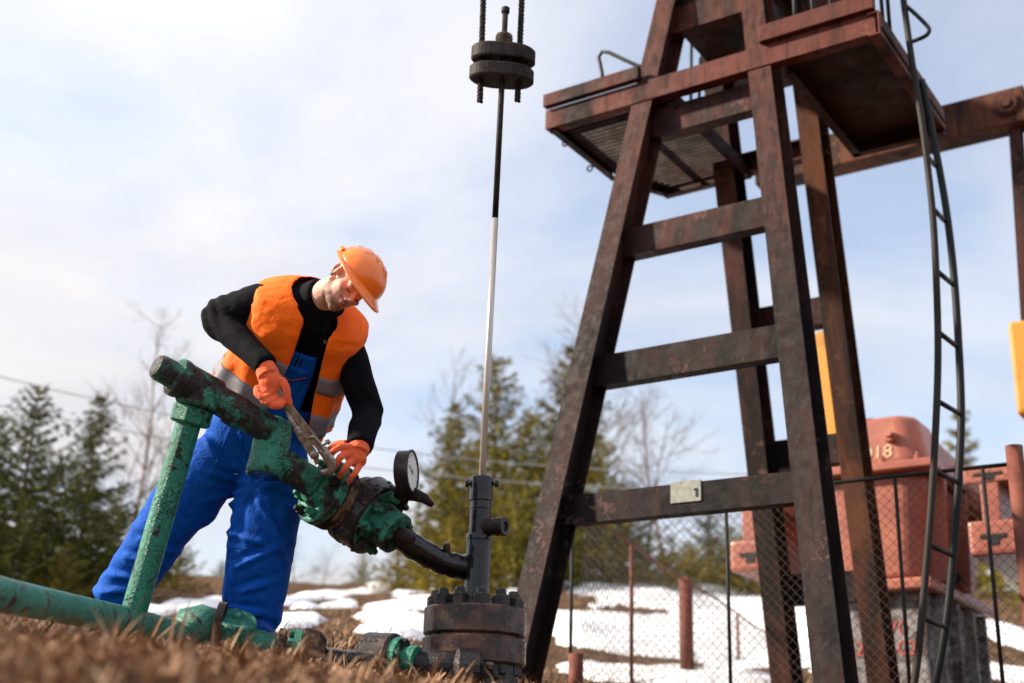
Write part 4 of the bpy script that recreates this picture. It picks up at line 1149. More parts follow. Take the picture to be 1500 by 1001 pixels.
MB().lathe(c1, f1, [(0.0, 0.134), (0.006, 0.142), (0.038, 0.142), (0.044, 0.134), (0.044, 0.085), (0.085, 0.068), (0.10, 0.05)], 40).build('flange', MAT['green_mid'], fl)
MB().lathe(c1, -f1, [(0.004, 0.12), (0.006, 0.139), (0.052, 0.137), (0.058, 0.12)], 40).build('flange_ring', MAT['ringrust'], fl)
b0 = f1.orthogonal().normalized(); b1_ = f1.cross(b0)
for k in range(8):
    g = 2 * math.pi * (k + 0.2) / 8
    hexbolt(c1 + f1 * 0.044 + (b0 * math.cos(g) + b1_ * math.sin(g)) * 0.112, f1, 0.022, 0.026, MAT['green_mid'] if k % 3 else MAT['oil_clump'], fl, 0.014)
tubeP('valve_body', [(484, 727, 5.23), (510, 742, 5.29), (536, 752, 5.26)], 0.085, 'green_black', 24, 0.10)
f2 = DIR(0.76, -0.44, 0.48); c2 = P(538, 752, 5.26)
MB().lathe(c2, f2, [(-0.035, 0.145), (-0.028, 0.158), (0.060, 0.158), (0.068, 0.146), (0.068, 0.125)], 40).build('flange_ring', MAT['oil_clump'], fl)
MB().lathe(c2, f2, [(0.06, 0.146), (0.064, 0.146), (0.074, 0.14), (0.074, 0.092), (0.10, 0.084), (0.150, 0.080), (0.150, 0.088), (0.172, 0.086), (0.172, 0.05)], 36).build('flange', MAT['green_mid'], fl)
MB().lathe(c2 - DIR(0, 1, 0) * 0.02, -f2, [(0.03, 0.12), (0.045, 0.15), (0.085, 0.148), (0.10, 0.12)], 36).build('flange_ring', MAT['oil_clump'], fl)
b0 = f2.orthogonal().normalized(); b1_ = f2.cross(b0)
for k in range(8):
    g = 2 * math.pi * (k + 0.45) / 8
    hexbolt(c2 + f2 * 0.073 + (b0 * math.cos(g) + b1_ * math.sin(g)) * 0.119, f2, 0.023, 0.03, MAT['green_mid'] if k % 4 else MAT['oil_clump'], fl, 0.012)
for k in range(5):
    g = 2 * math.pi * (k + 0.1) / 5
    hexbolt(c2 + f2 * 0.170 + (b0 * math.cos(g) + b1_ * math.sin(g)) * 0.066, f2, 0.015, 0.02, MAT['green_black'], fl, 0.0)
c3 = c2 + f2 * 0.165
MB().lathe(c3, DIR(0.80, -0.22, 0.5), [(0, 0.034), (0.03, 0.032), (0.085, 0.022), (0.092, 0.015)], 14).build('valve_spindle', MAT['rig_dark'], fl)
MB().tube([P(583, 722, 5.20), P(606, 724, 5.16), P(622, 731, 5.14), P(634, 741, 5.13)], [0.030, 0.028, 0.020, 0.010], 10, wob=0.2).build('gauge_bracket', MAT['rig_dark'], fl)
gx_ = DIR(0.975, 0.07, 0.20); gc = P(602, 691, 5.14)
gauge = MB().lathe(gc, gx_, [(-0.050, 0.080), (-0.046, 0.086), (0.0, 0.086), (0.002, 0.089), (0.009, 0.089), (0.010, 0.080), (0.003, 0.079)], 44, False).build('pressure_gauge', MAT['black_plastic'], fl)
MB().lathe(gc, gx_, [(0.0, 0.0788), (0.0045, 0.0788)], 44).build('dial', MAT['dial_white'], gauge)
gu = (CU - gx_ * CU.dot(gx_)).normalized(); gs = gu.cross(gx_)
MB().bar(gc + gx_ * 0.0065 - gu * 0.012 + gs * 0.010, gc + gx_ * 0.0065 + gu * 0.030 - gs * 0.036, 0.005, 0.002, gx_).lathe(gc + gx_ * 0.005, gx_, [(0, 0.008), (0.004, 0.008)], 12).build('needle', MAT['dial_grey'], gauge)
for k in range(13):
    g = math.radians(-135 + 270 * k / 12)
    d_ = gu * math.cos(g) + gs * math.sin(g)
    MB().bar(gc + gx_ * 0.0056 + d_ * 0.060, gc + gx_ * 0.0056 + d_ * (0.073 if k % 3 else 0.073), 0.0026, 0.001, gx_).build('tick', MAT['dial_grey'], gauge)
MB().tube([P(597, 720, 5.155), P(592, 735, 5.19)], 0.017, 10).build('gauge_stem', MAT['rig_dark'], fl)
# clots of old oil and paint on the valve, as small lumps of one crust
mb = MB()
for k in range(34):
    g = random.uniform(0, 6.28); h_ = random.uniform(-0.02, 0.06)
    q = c2 + f2 * h_ + (b0 * math.cos(g) + b1_ * math.sin(g)) * 0.155
    r_ = random.uniform(0.006, 0.016)
    mb.ell(q, (CR, CF, CU), (r_, r_, r_ * 0.7), 6, 5)
mb.build('oil_crust', MAT['oil_clump'], fl, kind='stuff')

# ------------------------------------------------------------------ ground pipeline
gp = thing('ground_pipeline', 'pale green pipeline lying along the ground with rusty flanged valves', 'pipe', P(100, 905, 4.3))
tubeP('pipe', [(-150, 835, 3.1), (0, 871, 3.72), (100, 892, 4.28), (193, 911, 4.90), (280, 934, 5.12)], 0.0515, 'green_pale', 26, 0.012, gp)
gd = (P(330, 930, 5.17) - P(250, 920, 5.15)).normalized()
MB().tube([P(262, 925, 5.15), P(272, 918, 5.14), P(290, 916, 5.14), P(318, 925, 5.15)], [0.04, 0.075, 0.085, 0.08], 16, wob=0.12).build('valve_body', MAT['green_pale'], gp)
MB().lathe(P(314, 922, 5.15), gd, [(0, 0.085), (0.004, 0.112), (0.034, 0.112), (0.04, 0.09)], 30).build('flange_ring', MAT['ringrust'], gp)
dn_ = DIR(0.26, 0.95, 0.22)
MB().lathe(P(341, 932, 5.14), dn_, [(0, 0.07), (0.006, 0.082), (0.075, 0.084), (0.083, 0.078), (0.083, 0.02), (0.10, 0.018), (0.102, 0.01)], 24).build('valve_bonnet', MAT['green_pale'], gp)
tubeP('pipe', [(325, 932, 5.16), (372, 945, 5.16), (415, 955, 5.15)], (0.07, 0.062), 'green_pale', 20, 0.06, gp)
MB().lathe(P(404, 952, 5.14), gd, [(0, 0.07), (0.004, 0.088), (0.03, 0.088), (0.034, 0.07)], 26).build('flange_ring', MAT['ringrust'], gp)
c4 = P(440, 951, 5.14)
MB().lathe(c4, -gd, [(0, 0.078), (0.03, 0.076), (0.03, 0.045), (0.05, 0.04)], 22).build('flange', MAT['green_mid'], gp)
MB().lathe(c4, gd, [(0.003, 0.07), (0.006, 0.085), (0.07, 0.08), (0.10, 0.05)], 22).build('flange_ring', MAT['ringrust'], gp)
b0 = gd.orthogonal().normalized(); b1_ = gd.cross(b0)
for k in range(6):
    g = 2 * math.pi * k / 6
    hexbolt(c4 - gd * 0.03 + (b0 * math.cos(g) + b1_ * math.sin(g)) * 0.06, -gd, 0.017, 0.022, MAT['green_mid'], gp)
tubeP('pipe', [(455, 962, 5.15), (545, 972, 5.1)], 0.042, 'oil', 18, 0.1, gp)
g2 = (P(610, 972, 5.0) - P(540, 965, 5.1)).normalized(); c5 = P(545, 960, 5.1)
MB().lathe(c5, g2, [(-0.05, 0.05), (-0.02, 0.09), (0.10, 0.094), (0.11, 0.085), (0.11, 0.06), (0.16, 0.055)], 26).build('flange_ring', MAT['oil_clump'], gp)
MB().lathe(c5 + g2 * 0.112, g2, [(0, 0.082), (0.03, 0.078), (0.03, 0.05), (0.07, 0.045), (0.07, 0.055), (0.10, 0.052)], 20).build('flange', MAT['green_mid'], gp)
b0 = g2.orthogonal().normalized(); b1_ = g2.cross(b0)
for k in range(6):
    g = 2 * math.pi * k / 6
    hexbolt(c5 + g2 * 0.14 + (b0 * math.cos(g) + b1_ * math.sin(g)) * 0.062, g2, 0.016, 0.022, MAT['green_black'], gp)
tubeP('pipe', [(600, 972, 5.05), (655, 978, 5.02), (705, 980, 5.1)], (0.06, 0.080), 'oil_clump', 18, 0.14, gp)
MB().lathe(P(662, 980, 5.0), (P(720, 984, 5.02) - P(662, 980, 5.0)), [(0, 0.05), (0.02, 0.085), (0.10, 0.085), (0.12, 0.06)], 20).build('valve_body', MAT['oil_clump'], gp)
for k in range(3):
    hexbolt(P(712 + k * 6, 975 + k * 12, 4.96), DIR(1, -0.1, 0.3), 0.016, 0.03, MAT['oil_clump'], gp)
# ------------------------------------------------------------------ the worker
footL, footR = P(362, 955, 5.50), P(150, 905, 5.62)
man = thing('person', 'worker in orange hard hat, hi-vis vest and blue overalls bending over the pipe', 'person', V((-1.35, 5.58, gz1(-1.35, 5.58))))
def ring(c, A, B, a_, b_, n=28, pw=2.0, a0=0.0, a1=2 * math.pi, closed=True):
    pts = []
    for i in range(n):
        g = a0 + (a1 - a0) * (i / n if closed else i / (n - 1))
        c_, s_ = math.sin(g), math.cos(g)          # angle 0 = front, + = his left
        c_ = math.copysign(abs(c_) ** (2 / pw), c_); s_ = math.copysign(abs(s_) ** (2 / pw), s_)
        pts.append(c + A * (a_ * c_) + B * (b_ * s_))
    return pts
def frame(lat, spine):
    L = (lat - spine * lat.dot(spine)).normalized()
    Fr = spine.cross(L) if spine.cross(L).dot(-CF) > 0 else L.cross(spine)
    return L, Fr.normalized()
# torso stations: centre, lateral axis (towards his left), half width, half depth
TS = [(P(366, 700, 5.44), DIR(0.98, -0.10, -0.05)), (P(368, 655, 5.47), DIR(0.98, -0.16, -0.08)), (P(385, 615, 5.45), DIR(0.95, -0.30, -0.12)), (P(405, 575, 5.43), DIR(0.90, -0.42, -0.16)),
      (P(425, 535, 5.40), DIR(0.88, -0.46, -0.20)), (P(443, 495, 5.35), DIR(0.86, -0.50, -0.22)), (P(453, 468, 5.30), DIR(0.85, -0.52, -0.22)), (P(460, 448, 5.27), DIR(0.85, -0.52, -0.22)), (P(468, 434, 5.23), DIR(0.85, -0.52, -0.2))]
TC = [q[0] for q in TS]
TF = []
for i, (c_, l_) in enumerate(TS):
    sp = (TC[min(i + 1, len(TC) - 1)] - TC[max(i - 1, 0)]).normalized()
    TF.append(frame(l_, sp))
def station(t):
    i = min(int(t), len(TC) - 2); f_ = t - i
    c_ = TC[i].lerp(TC[i + 1], f_); L = TF[i][0].lerp(TF[i + 1][0], f_).normalized(); Fr = TF[i][1].lerp(TF[i + 1][1], f_).normalized()
    return c_, L, Fr
# joints
shR, elR, wrR = P(390, 440, 5.27), P(318, 466, 5.32), P(386, 532, 5.10)
shL, elL, wrL = P(508, 508, 5.32), P(538, 603, 5.32), P(527, 652, 5.14)
hipR, knR, anR = P(325, 665, 5.44), P(243, 768, 5.38), P(163, 893, 5.38)
hipL, knL, anL = P(402, 680, 5.44), P(383, 795, 5.33), P(364, 925, 5.32)
HC = P(511, 416, 5.13)
HF, HU = DIR(0.35, -0.52, 0.78), DIR(0.80, 0.60, 0.0)
HU = (HU - HF * HU.dot(HF)).normalized()
HR = HF.cross(HU).normalized()                      # his right
def H(x, y, z): return HC + HR * x + HF * y + HU * z
HA = (HR, HF, HU)

# body: one continuous skin, head to ankles
b = MB()
b.ell(H(0, -0.012, 0.045), HA, (0.076, 0.096, 0.086), 20, 14)
b.ell(H(0, 0.030, -0.030), HA, (0.064, 0.062, 0.080), 18, 12)
b.ell(H(0, 0.040, -0.080), HA, (0.050, 0.046, 0.034), 16, 10)
b.ell(H(0, 0.066, -0.101), HA, (0.024, 0.022, 0.017), 12, 8)
for s in (-1, 1):
    b.ell(H(s * 0.044, 0.054, -0.020), HA, (0.025, 0.028, 0.018), 12, 8)
    b.ell(H(s * 0.046, 0.016, -0.066), HA, (0.016, 0.042, 0.030), 12, 8)
    b.ell(H(s * 0.031, 0.076, 0.000), HA, (0.016, 0.0145, 0.0115), 12, 8)
    b.ell(H(s * 0.072, -0.010, 0.0), HA, (0.012, 0.016, 0.024), 10, 8)
    b.ell(H(s * 0.030, 0.076, 0.020), HA, (0.024, 0.016, 0.008), 10, 7)
    b.ell(H(s * 0.012, 0.098, -0.036), HA, (0.009, 0.012, 0.008), 10, 7)
    # ear: rim, lobe and bowl
    ea = (HR * s * 0.9 - HF * 0.43, HF * 0.9 + HR * s * 0.43, HU)
    b.tube([H(s * 0.076, -0.006, -0.034), H(s * 0.084, -0.018, -0.020), H(s * 0.090, -0.027, 0.004), H(s * 0.088, -0.024, 0.026), H(s * 0.082, -0.008, 0.032), H(s * 0.078, 0.004, 0.018)], [0.007, 0.0065, 0.006, 0.006, 0.006, 0.005], 8)
    b.ell(H(s * 0.079, -0.010, -0.002), ea, (0.006, 0.018, 0.028), 10, 8)
b.tube([H(0, 0.086, 0.014), H(0, 0.101, -0.010), H(0, 0.112, -0.030)], [0.008, 0.0105, 0.0125], 10)
b.ell(H(0, 0.090, -0.052), HA, (0.022, 0.010, 0.012), 12, 8)
nk0 = TC[-1] - (TC[-1] - TC[-2]).normalized() * 0.06
b.tube([nk0, TC[-1].lerp(H(0, -0.025, -0.05), 0.5), H(0, -0.02, -0.04)], [0.066, 0.060, 0.058], 18)
for i in range(len(TC) - 1): pass
b.loft([ring(TC[i], TF[i][0], TF[i][1], a_, b_, 24) for i, (a_, b_) in enumerate([(0.15, 0.11), (0.165, 0.12), (0.155, 0.11), (0.145, 0.105), (0.15, 0.11), (0.17, 0.115), (0.175, 0.105), (0.15, 0.085), (0.07, 0.06)])])
for pts, rr in (((shR, elR, wrR), (0.052, 0.042, 0.03)), ((shL, elL, wrL), (0.052, 0.042, 0.03)), ((hipR, knR, anR), (0.085, 0.058, 0.042)), ((hipL, knL, anL), (0.085, 0.058, 0.042))):
    q = [pts[0], pts[0].lerp(pts[1], 0.5), pts[1], pts[1].lerp(pts[2], 0.4), pts[2]]
    b.tube(q, [rr[0], (rr[0] + rr[1]) / 2, rr[1], rr[1] * 1.0, rr[2]], 14)
for sh, i in ((shR, 6), (shL, 6)):
    b.tube([TC[i], sh], [0.07, 0.058], 12)
bme = blob(b, 0.0048, 3, 0.5)
at_ = bme.attributes.new('stubble', 'FLOAT', 'POINT')
vals = []
for q in bme.vertices:
    d_ = q.co - HC; x_, y_, z_ = d_.dot(HR), d_.dot(HF), d_.dot(HU)
    s_ = 0.0
    if d_.length < 0.18 and y_ > -0.02:
        # jaw line, chin, upper lip; a bare cheek above it
        edge = -0.045 - 0.020 * max(0, min(1, (y_ - 0.02) / 0.06)) + 0.055 * max(0, min(1, (0.03 - y_) / 0.05))
        s_ = max(0, min(1, (edge - z_) / 0.016)) * 0.95
        if y_ > 0.08 and -0.050 < z_ < -0.038: s_ = 0.7
        if y_ > 0.086 and -0.066 < z_ < -0.050: s_ = 0.0
        if z_ < -0.115: s_ *= 0.4
    vals.append(s_)
at_.data.foreach_set('value', vals)
body = obj('body', bme, MAT['skin'], man)
for s in (-1, 1):
    MB().tube([H(s * 0.019, 0.0885, -0.0065), H(s * 0.031, 0.0905, -0.0085), H(s * 0.043, 0.0835, -0.0055)], [0.0012, 0.0022, 0.0012], 8).build('eye', MAT['eye_dark'], body)
    MB().tube([H(s * 0.016, 0.0935, 0.019), H(s * 0.032, 0.0925, 0.024), H(s * 0.048, 0.082, 0.019)], [0.0035, 0.0045, 0.0025], 8).build('eyebrow', MAT['hair_brown'], body)
MB().tube([H(-0.021, 0.091, -0.0575), H(-0.008, 0.101, -0.055), H(0.008, 0.101, -0.055), H(0.021, 0.091, -0.0575)], [0.0025, 0.0042, 0.0042, 0.0025], 8).build('lip', MAT['lip'], body)
MB().tube([H(-0.019, 0.090, -0.0615), H(0, 0.099, -0.0645), H(0.019, 0.090, -0.0615)], [0.0025, 0.0050, 0.0025], 8).build('lip', MAT['lip'], body)
hb = MB(); hb.ell(H(0, -0.020, 0.058), HA, (0.0765, 0.092, 0.075), 20, 12); hb.ell(H(0, -0.062, 0.0), HA, (0.056, 0.046, 0.05), 16, 10)
obj('hair', blob(hb, 0.006, 3), MAT['hair_brown'], man)

# hard hat
def hat_r(g, e):
    """shell radius scale by azimuth g (0 = front) and elevation e"""
    k = 1.0
    for off in (0.0, 0.030, -0.030):
        pass
    return k
hat = MB(); NG, NE = 64, 18; rows = []
for j in range(NE + 1):
    e = (math.pi / 2) * j / NE * 0.995
    row = []
    for i in range(NG):
        g = 2 * math.pi * i / NG
        x_, y_ = math.sin(g) * math.cos(e), math.cos(g) * math.cos(e)
        z_ = math.sin(e)
        px_, py_, pz_ = 0.118 * x_, 0.140 * y_ - 0.006, 0.046 + 0.114 * z_ ** 0.92
        rid = 0.0
        for xo, wd_ in ((0.0, 0.012), (0.042, 0.008), (-0.042, 0.008)):
            rid = max(rid, math.exp(-((px_ - xo) / wd_) ** 2))
        rid *= max(0.0, min(1.0, (z_ - 0.25) * 3))
        if abs(px_) < 0.058 and py_ > 0.05: rid *= 0.4
        k = 1 + 0.035 * rid
        row.append(H(px_ * k, py_ * k, 0.046 + (pz_ - 0.046) * k))
    rows.append(row)
hat.loft(rows, True, True)
shell = hat.build('hard_hat', MAT['helmet'], man)
br = MB(); rings_ = []
def brim(g, t, dz):
    fr = max(0.0, math.cos(g)) ** 1.6
    wd_ = 0.012 + 0.060 * fr
    drop = -0.008 * t - 0.014 * fr * t + 0.003 * math.cos(2 * g)
    return H((0.119 + wd_ * t * 0.75) * math.sin(g), (0.141 + wd_ * t) * math.cos(g) - 0.006, 0.051 + drop + dz)
prof = [(-0.06, 0.004), (0.5, 0.002), (1.0, 0.0015), (1.0, -0.0035), (0.5, -0.004), (-0.10, -0.004)]
vs = [[brim(2 * math.pi * i / NG, t, dz) for i in range(NG)] for t, dz in prof]
vs.append(vs[0])
br.loft(vs, False, True)
br.build('brim', MAT['helmet'], shell)
for s in (1,):
    for dy, dz in ((0.0, 0.0), (0.012, 0.004), (-0.002, 0.012), (0.010, 0.016)):
        x2, y2 = (-0.06 + dy) / 0.14, 0.55 + dz * 6
        z2 = max(0.0, 1 - x2 * x2 - y2 * y2) ** 0.5
        q = H(0.118 * y2, 0.140 * x2 - 0.006, 0.046 + 0.114 * z2 ** 0.92); n_ = (HR * (y2 / 0.118) + HF * (x2 / 0.14) + HU * (z2 / 0.12)).normalized()
        MB().lathe(q - n_ * 0.004, n_, [(0, 0.0024), (0.0052, 0.0024)], 8).build('vent_hole', MAT['needle_black'], shell)
MB().box(H(0.112, -0.062, 0.064), (HF, HU, HR), (0.014, 0.009, 0.008), 0.003).build('accessory_clip', MAT['helmet'], shell)

# black long sleeved shirt
s_ = MB()
s_.loft([ring(TC[i + 2], TF[i + 2][0], TF[i + 2][1], a_, b_, 28, 2.2) for i, (a_, b_) in enumerate([(0.165, 0.12), (0.17, 0.125), (0.175, 0.13), (0.19, 0.135), (0.195, 0.122), (0.165, 0.10), (0.078, 0.072)])])
def sleeve(sh, el, wr, rr, c0):
    q = [c0, sh, sh.lerp(el, 0.5), el, el.lerp(wr, 0.45), wr.lerp(el, -0.07)]
    q2 = interp(q, 26)
    r2 = list(np.interp(np.linspace(0, 5, 26), range(6), rr))
    s_.tube(q2, r2, 18)
sleeve(shR, elR, wrR, (0.06, 0.076, 0.080, 0.074, 0.062, 0.047), TC[6].lerp(shR, 0.5))
sleeve(shL, elL, wrL, (0.06, 0.072, 0.070, 0.068, 0.064, 0.054), TC[6].lerp(shL, 0.5))
co = MB()
s_.tube([TC[-1] - (TC[-1] - TC[-2]) * 1.2, TC[-1], TC[-1].lerp(H(0, -0.03, -0.06), 0.22)], [0.10, 0.080, 0.070], 20)
sme = blob(s_, 0.009, 5)
def shirt_fold(p, n_):
    k = 0.0
    for el in (elR, elL):
        d_ = (p - el).length
        k += 0.004 * max(0, 1 - d_ / 0.24) * math.sin((p - el).dot(CU * 0.5 + CR * 0.9) * 120 + 3 * fbm(p, 5))
    return k + 0.004 * fbm(p, 8, 2)
fold(sme, shirt_fold)
shirt = obj('black_shirt', sme, MAT['black_jersey'], man)
# open collar flaps, drawstrings and press stud
def on_front(t, ang, off=0.0, k=1.0):
    c_, L, Fr = station(t); i = min(int(t), 7); 
    A_ = np.interp(t, range(9), [0.16, 0.185, 0.175, 0.17, 0.175, 0.19, 0.195, 0.165, 0.078]); B_ = np.interp(t, range(9), [0.12, 0.135, 0.13, 0.125, 0.13, 0.135, 0.122, 0.10, 0.072])
    return c_ + L * ((A_ + off) * math.sin(ang)) + Fr * ((B_ + off) * math.cos(ang))
for (t0, a0_), (t1, a1_), (t2, a2_) in (((7.7, -0.5), (6.6, -0.16), (5.4, -0.06)), ((7.7, 0.55), (6.5, 0.42), (5.9, 0.62))):
    c_ = MB(); pts = [on_front(t, a_, 0.016) for t, a_ in ((t0, a0_), ((t0 + t1) / 2, (a0_ + a1_) / 2), (t1, a1_), (t2, a2_))]
    c_.tube(interp(pts, 14), 0.020, 10, scale=(0.45, 1.0)).build('collar', MAT['black_jersey'], shirt)
for a_ in (-0.02, 0.06):
    MB().tube(interp([on_front(t, a_ + 0.02 * t, 0.020 + 0.004 * math.sin(t * 3)) for t in (6.7, 6.0, 5.3, 4.6, 4.1)], 16), 0.0048, 8).build('drawstring', MAT['black_jersey'], shirt)
MB().lathe(on_front(6.1, 0.48, 0.020), TF[6][1], [(0, 0.008), (0.012, 0.008), (0.013, 0.005)], 12).build('press_stud', MAT['tool'], shirt)

# blue overalls
o_ = MB()
o_.loft([ring(c_, L, Fr, a_, b_, 28, 2.2) for (c_, L, Fr), a_, b_ in ((station(0.15), 0.175, 0.125), (station(0.8), 0.215, 0.150), (station(1.5), 0.208, 0.150), (station(2.3), 0.190, 0.142), (station(3.0), 0.185, 0.138))])
def leg(hip, kn, an, rr, sc, out):
    q = [hip + V((0, 0, 0.06)), hip, hip.lerp(kn, 0.5), kn, kn.lerp(an, 0.5), an + V((0, 0, 0.02))]
    o_.tube(interp(q, 26), list(np.interp(np.linspace(0, 5, 26), range(6), rr)), 20, scale=sc, up=out)
leg(hipR, knR, anR, (0.12, 0.135, 0.128, 0.112, 0.102, 0.092), (1.08, 1.0), CR)
leg(hipL, knL, anL, (0.12, 0.138, 0.136, 0.132, 0.124, 0.112), (1.06, 1.0), CR)
ome = blob(o_, 0.011, 6)
crotch = P(372, 715, 5.38)
def pants_fold(p, n_):
    k = 0.0
    d_ = (p - crotch).length
    r_ = p - crotch
    ang = math.atan2(r_.dot(CU), r_.dot(CR))
    k += 0.010 * max(0, 1 - d_ / 0.42) * math.sin(ang * 9 + 3.0 * fbm(p, 5)) * min(1, d_ / 0.12)
    for kn, ph in ((knR, 0.3), (knL, 1.7)):
        d_ = (p - kn).length
        k += 0.007 * max(0, 1 - d_ / 0.22) * math.sin((p - kn).dot(CU * 0.8 + CR * 0.5) * 85 + ph + 4 * fbm(p, 6))
    for an, ph in ((anR, 0.3), (anL, 1.1)):
        dz_ = (p - an).dot(CU)
        if (p - an).length < 0.28:
            k += 0.010 * max(0, 1 - abs(dz_) / 0.20) * math.sin(dz_ * 75 + ph + 5 * fbm(p, 5))
    q = V((p.x * 1.0, p.y, p.z * 0.45))
    r2 = 1 - abs(noise.noise(V((p.x * 5 + p.z * 2.5, p.y * 3, p.z * 3.0 - p.x * 1.5)))) * 2
    k += 0.012 * max(0, r2) ** 2 * 0.8 + 0.006 * fbm(q, 5, 2)
    return k
CREASE = [((372, 712), (296, 690), 9), ((370, 716), (300, 735), 10), ((368, 722), (285, 775), 9), ((378, 712), (432, 700), 8), ((380, 722), (428, 745), 9), ((378, 735), (412, 790), 9), ((345, 640), (380, 690), -7),
          ((205, 790), (262, 812), 8), ((185, 815), (240, 828), 9), ((160, 842), (212, 850), 9), ((150, 868), (200, 862), 8), ((232, 740), (275, 775), 7),
          ((332, 778), (392, 800), 8), ((345, 830), (412, 800), 9), ((338, 840), (332, 888), 8), ((350, 868), (405, 850), 8), ((326, 893), (398, 903), 9), ((340, 912), (392, 918), 8), ((392, 735), (418, 830), 6), ((300, 640), (330, 690), 7), ((345, 745), (340, 800), 7)]
CRS = []
for (x0, y0), (x1, y1), am in CREASE:
    CRS.append((P(x0, y0, 5.3), P(x1, y1, 5.3), am * 0.0013))
def to_px(p):
    d = p.dot(CF); return (p.dot(CR) / d * F_PX + IW / 2, IH / 2 - p.dot(CU) / d * F_PX)
def crease(p, n_):
    if n_.dot(CF) > 0.15: return 0.0
    x_, y_ = to_px(p); k = 0.0
    for (x0, y0), (x1, y1), am in CREASE:
        dx, dy = x1 - x0, y1 - y0; L2 = dx * dx + dy * dy
        t = max(0, min(1, ((x_ - x0) * dx + (y_ - y0) * dy) / L2))
        ex, ey = x_ - x0 - dx * t, y_ - y0 - dy * t
        s_ = (ex * dy - ey * dx) / math.sqrt(L2); d2 = ex * ex + ey * ey
        f_ = (math.sin(math.pi * (0.12 + 0.88 * t)) ** 0.6 if t < 1 else 0.4) * min(1.0, math.hypot(x_ - 374, y_ - 714) / 22)
        k += am * 0.0018 * f_ * (math.exp(-d2 / 22.0) - 0.7 * math.exp(-((s_ - 8) ** 2 + max(0, d2 - s_ * s_)) / 40.0))
    return k
fold(ome, lambda p, n_: pants_fold(p, n_) * 0.55 + crease(p, n_))
ov = obj('blue_overalls', ome, MAT['blue_twill'], man)
from mathutils.bvhtree import BVHTree
bvh = BVHTree.FromPolygons([q.co.copy() for q in ome.vertices], [tuple(q.vertices) for q in ome.polygons])
def seam(pts, name='seam', r_=0.0024, parent=None, n=24):
    q = []
    for x_, y_ in interp([V((a_, b_, 0)) for a_, b_ in pts], n) and [(w_.x, w_.y) for w_ in interp([V((a_, b_, 0)) for a_, b_ in pts], n)]:
        hit = bvh.ray_cast(V((0, 0, 0)), ray(x_, y_).normalized())
        if hit[0] is not None: q.append(hit[0] - CF * 0.0006)
    if len(q) > 3: MB().tube(q, r_, 6).build(name, MAT['blue_twill'], parent or ov)
seam([(332, 801), (360, 804), (390, 808), (420, 812)]); seam([(326, 890), (350, 893), (375, 897), (398, 901)]); seam([(343, 618), (328, 650), (312, 690), (302, 702)]); seam([(352, 640), (362, 675), (372, 710)]); seam([(340, 770), (334, 820), (330, 880)]); seam([(172, 828), (190, 838), (212, 848)])
# bib, straps, pocket with red piping, side seams, knee seams
def shell_patch(name, t0, t1, a0f, a1f, off, thick, mat, parent, nt_=14, na=16, wrinkle=0.004, base=None):
    """curved cloth panel on the chest between two heights and two angles"""
    base = base or (lambda t, a_, o2: on_front(t, a_, o2))
    mb = MB(); O, I = [], []
    for i in range(nt_ + 1):
        t = t0 + (t1 - t0) * i / nt_
        ro, ri = [], []
        for j in range(na + 1):
            a_ = a0f(t) + (a1f(t) - a0f(t)) * j / na
            p_ = base(t, a_, off)
            w_ = wrinkle * fbm(p_, 14, 3)
            ro.append(base(t, a_, off + w_ + thick)); ri.append(base(t, a_, off + w_))
        O.append(ro); I.append(ri)
    n = na + 1
    vs = [q for r_ in O for q in r_] + [q for r_ in I for q in r_]; m0 = len(O) * n
    fs = []
    for i in range(nt_):
        for j in range(na):
            fs.append((i * n + j, i * n + j + 1, (i + 1) * n + j + 1, (i + 1) * n + j)); fs.append((m0 + i * n + j, m0 + (i + 1) * n + j, m0 + (i + 1) * n + j + 1, m0 + i * n + j + 1))
    for i in range(nt_):
        for j in (0, na):
            fs.append((i * n + j, (i + 1) * n + j, m0 + (i + 1) * n + j, m0 + i * n + j))
    for j in range(na):
        for i in (0, nt_):
            fs.append((i * n + j, m0 + i * n + j, m0 + i * n + j + 1, i * n + j + 1))
    mb.add(vs, fs, True)
    return mb.build(name, mat, parent)
bib = shell_patch('bib', 2.2, 5.15, lambda t: -0.75 + 0.06 * (t - 2.2), lambda t: 0.75 - 0.11 * (t - 2.2), 0.018, 0.006, MAT['blue_twill'], ov, 16, 18, 0.006)
shell_patch('bib_pocket', 3.2, 4.6, lambda t: -0.30, lambda t: 0.34, 0.027, 0.004, MAT['blue_twill'], ov, 8, 10, 0.006)
flap = [on_front(t, a_, 0.036) for t, a_ in ((4.35, -0.32), (4.10, -0.20), (4.02, 0.0), (4.12, 0.18), (4.35, 0.36))]
MB().tube(interp(flap, 18), 0.0022, 6).build('pocket_piping', MAT['red_piping'], ov)
for a0_, a1_ in ((-0.42, -0.55), (0.34, 0.62)):
    shell_patch('shoulder_strap', 5.0, 7.3, lambda t, a0_=a0_, a1_=a1_: a0_ + (a1_ - a0_) * (t - 5) / 2.3 - 0.10, lambda t, a0_=a0_, a1_=a1_: a0_ + (a1_ - a0_) * (t - 5) / 2.3 + 0.10, 0.012, 0.006, MAT['black_jersey'], ov, 10, 4, 0.0)

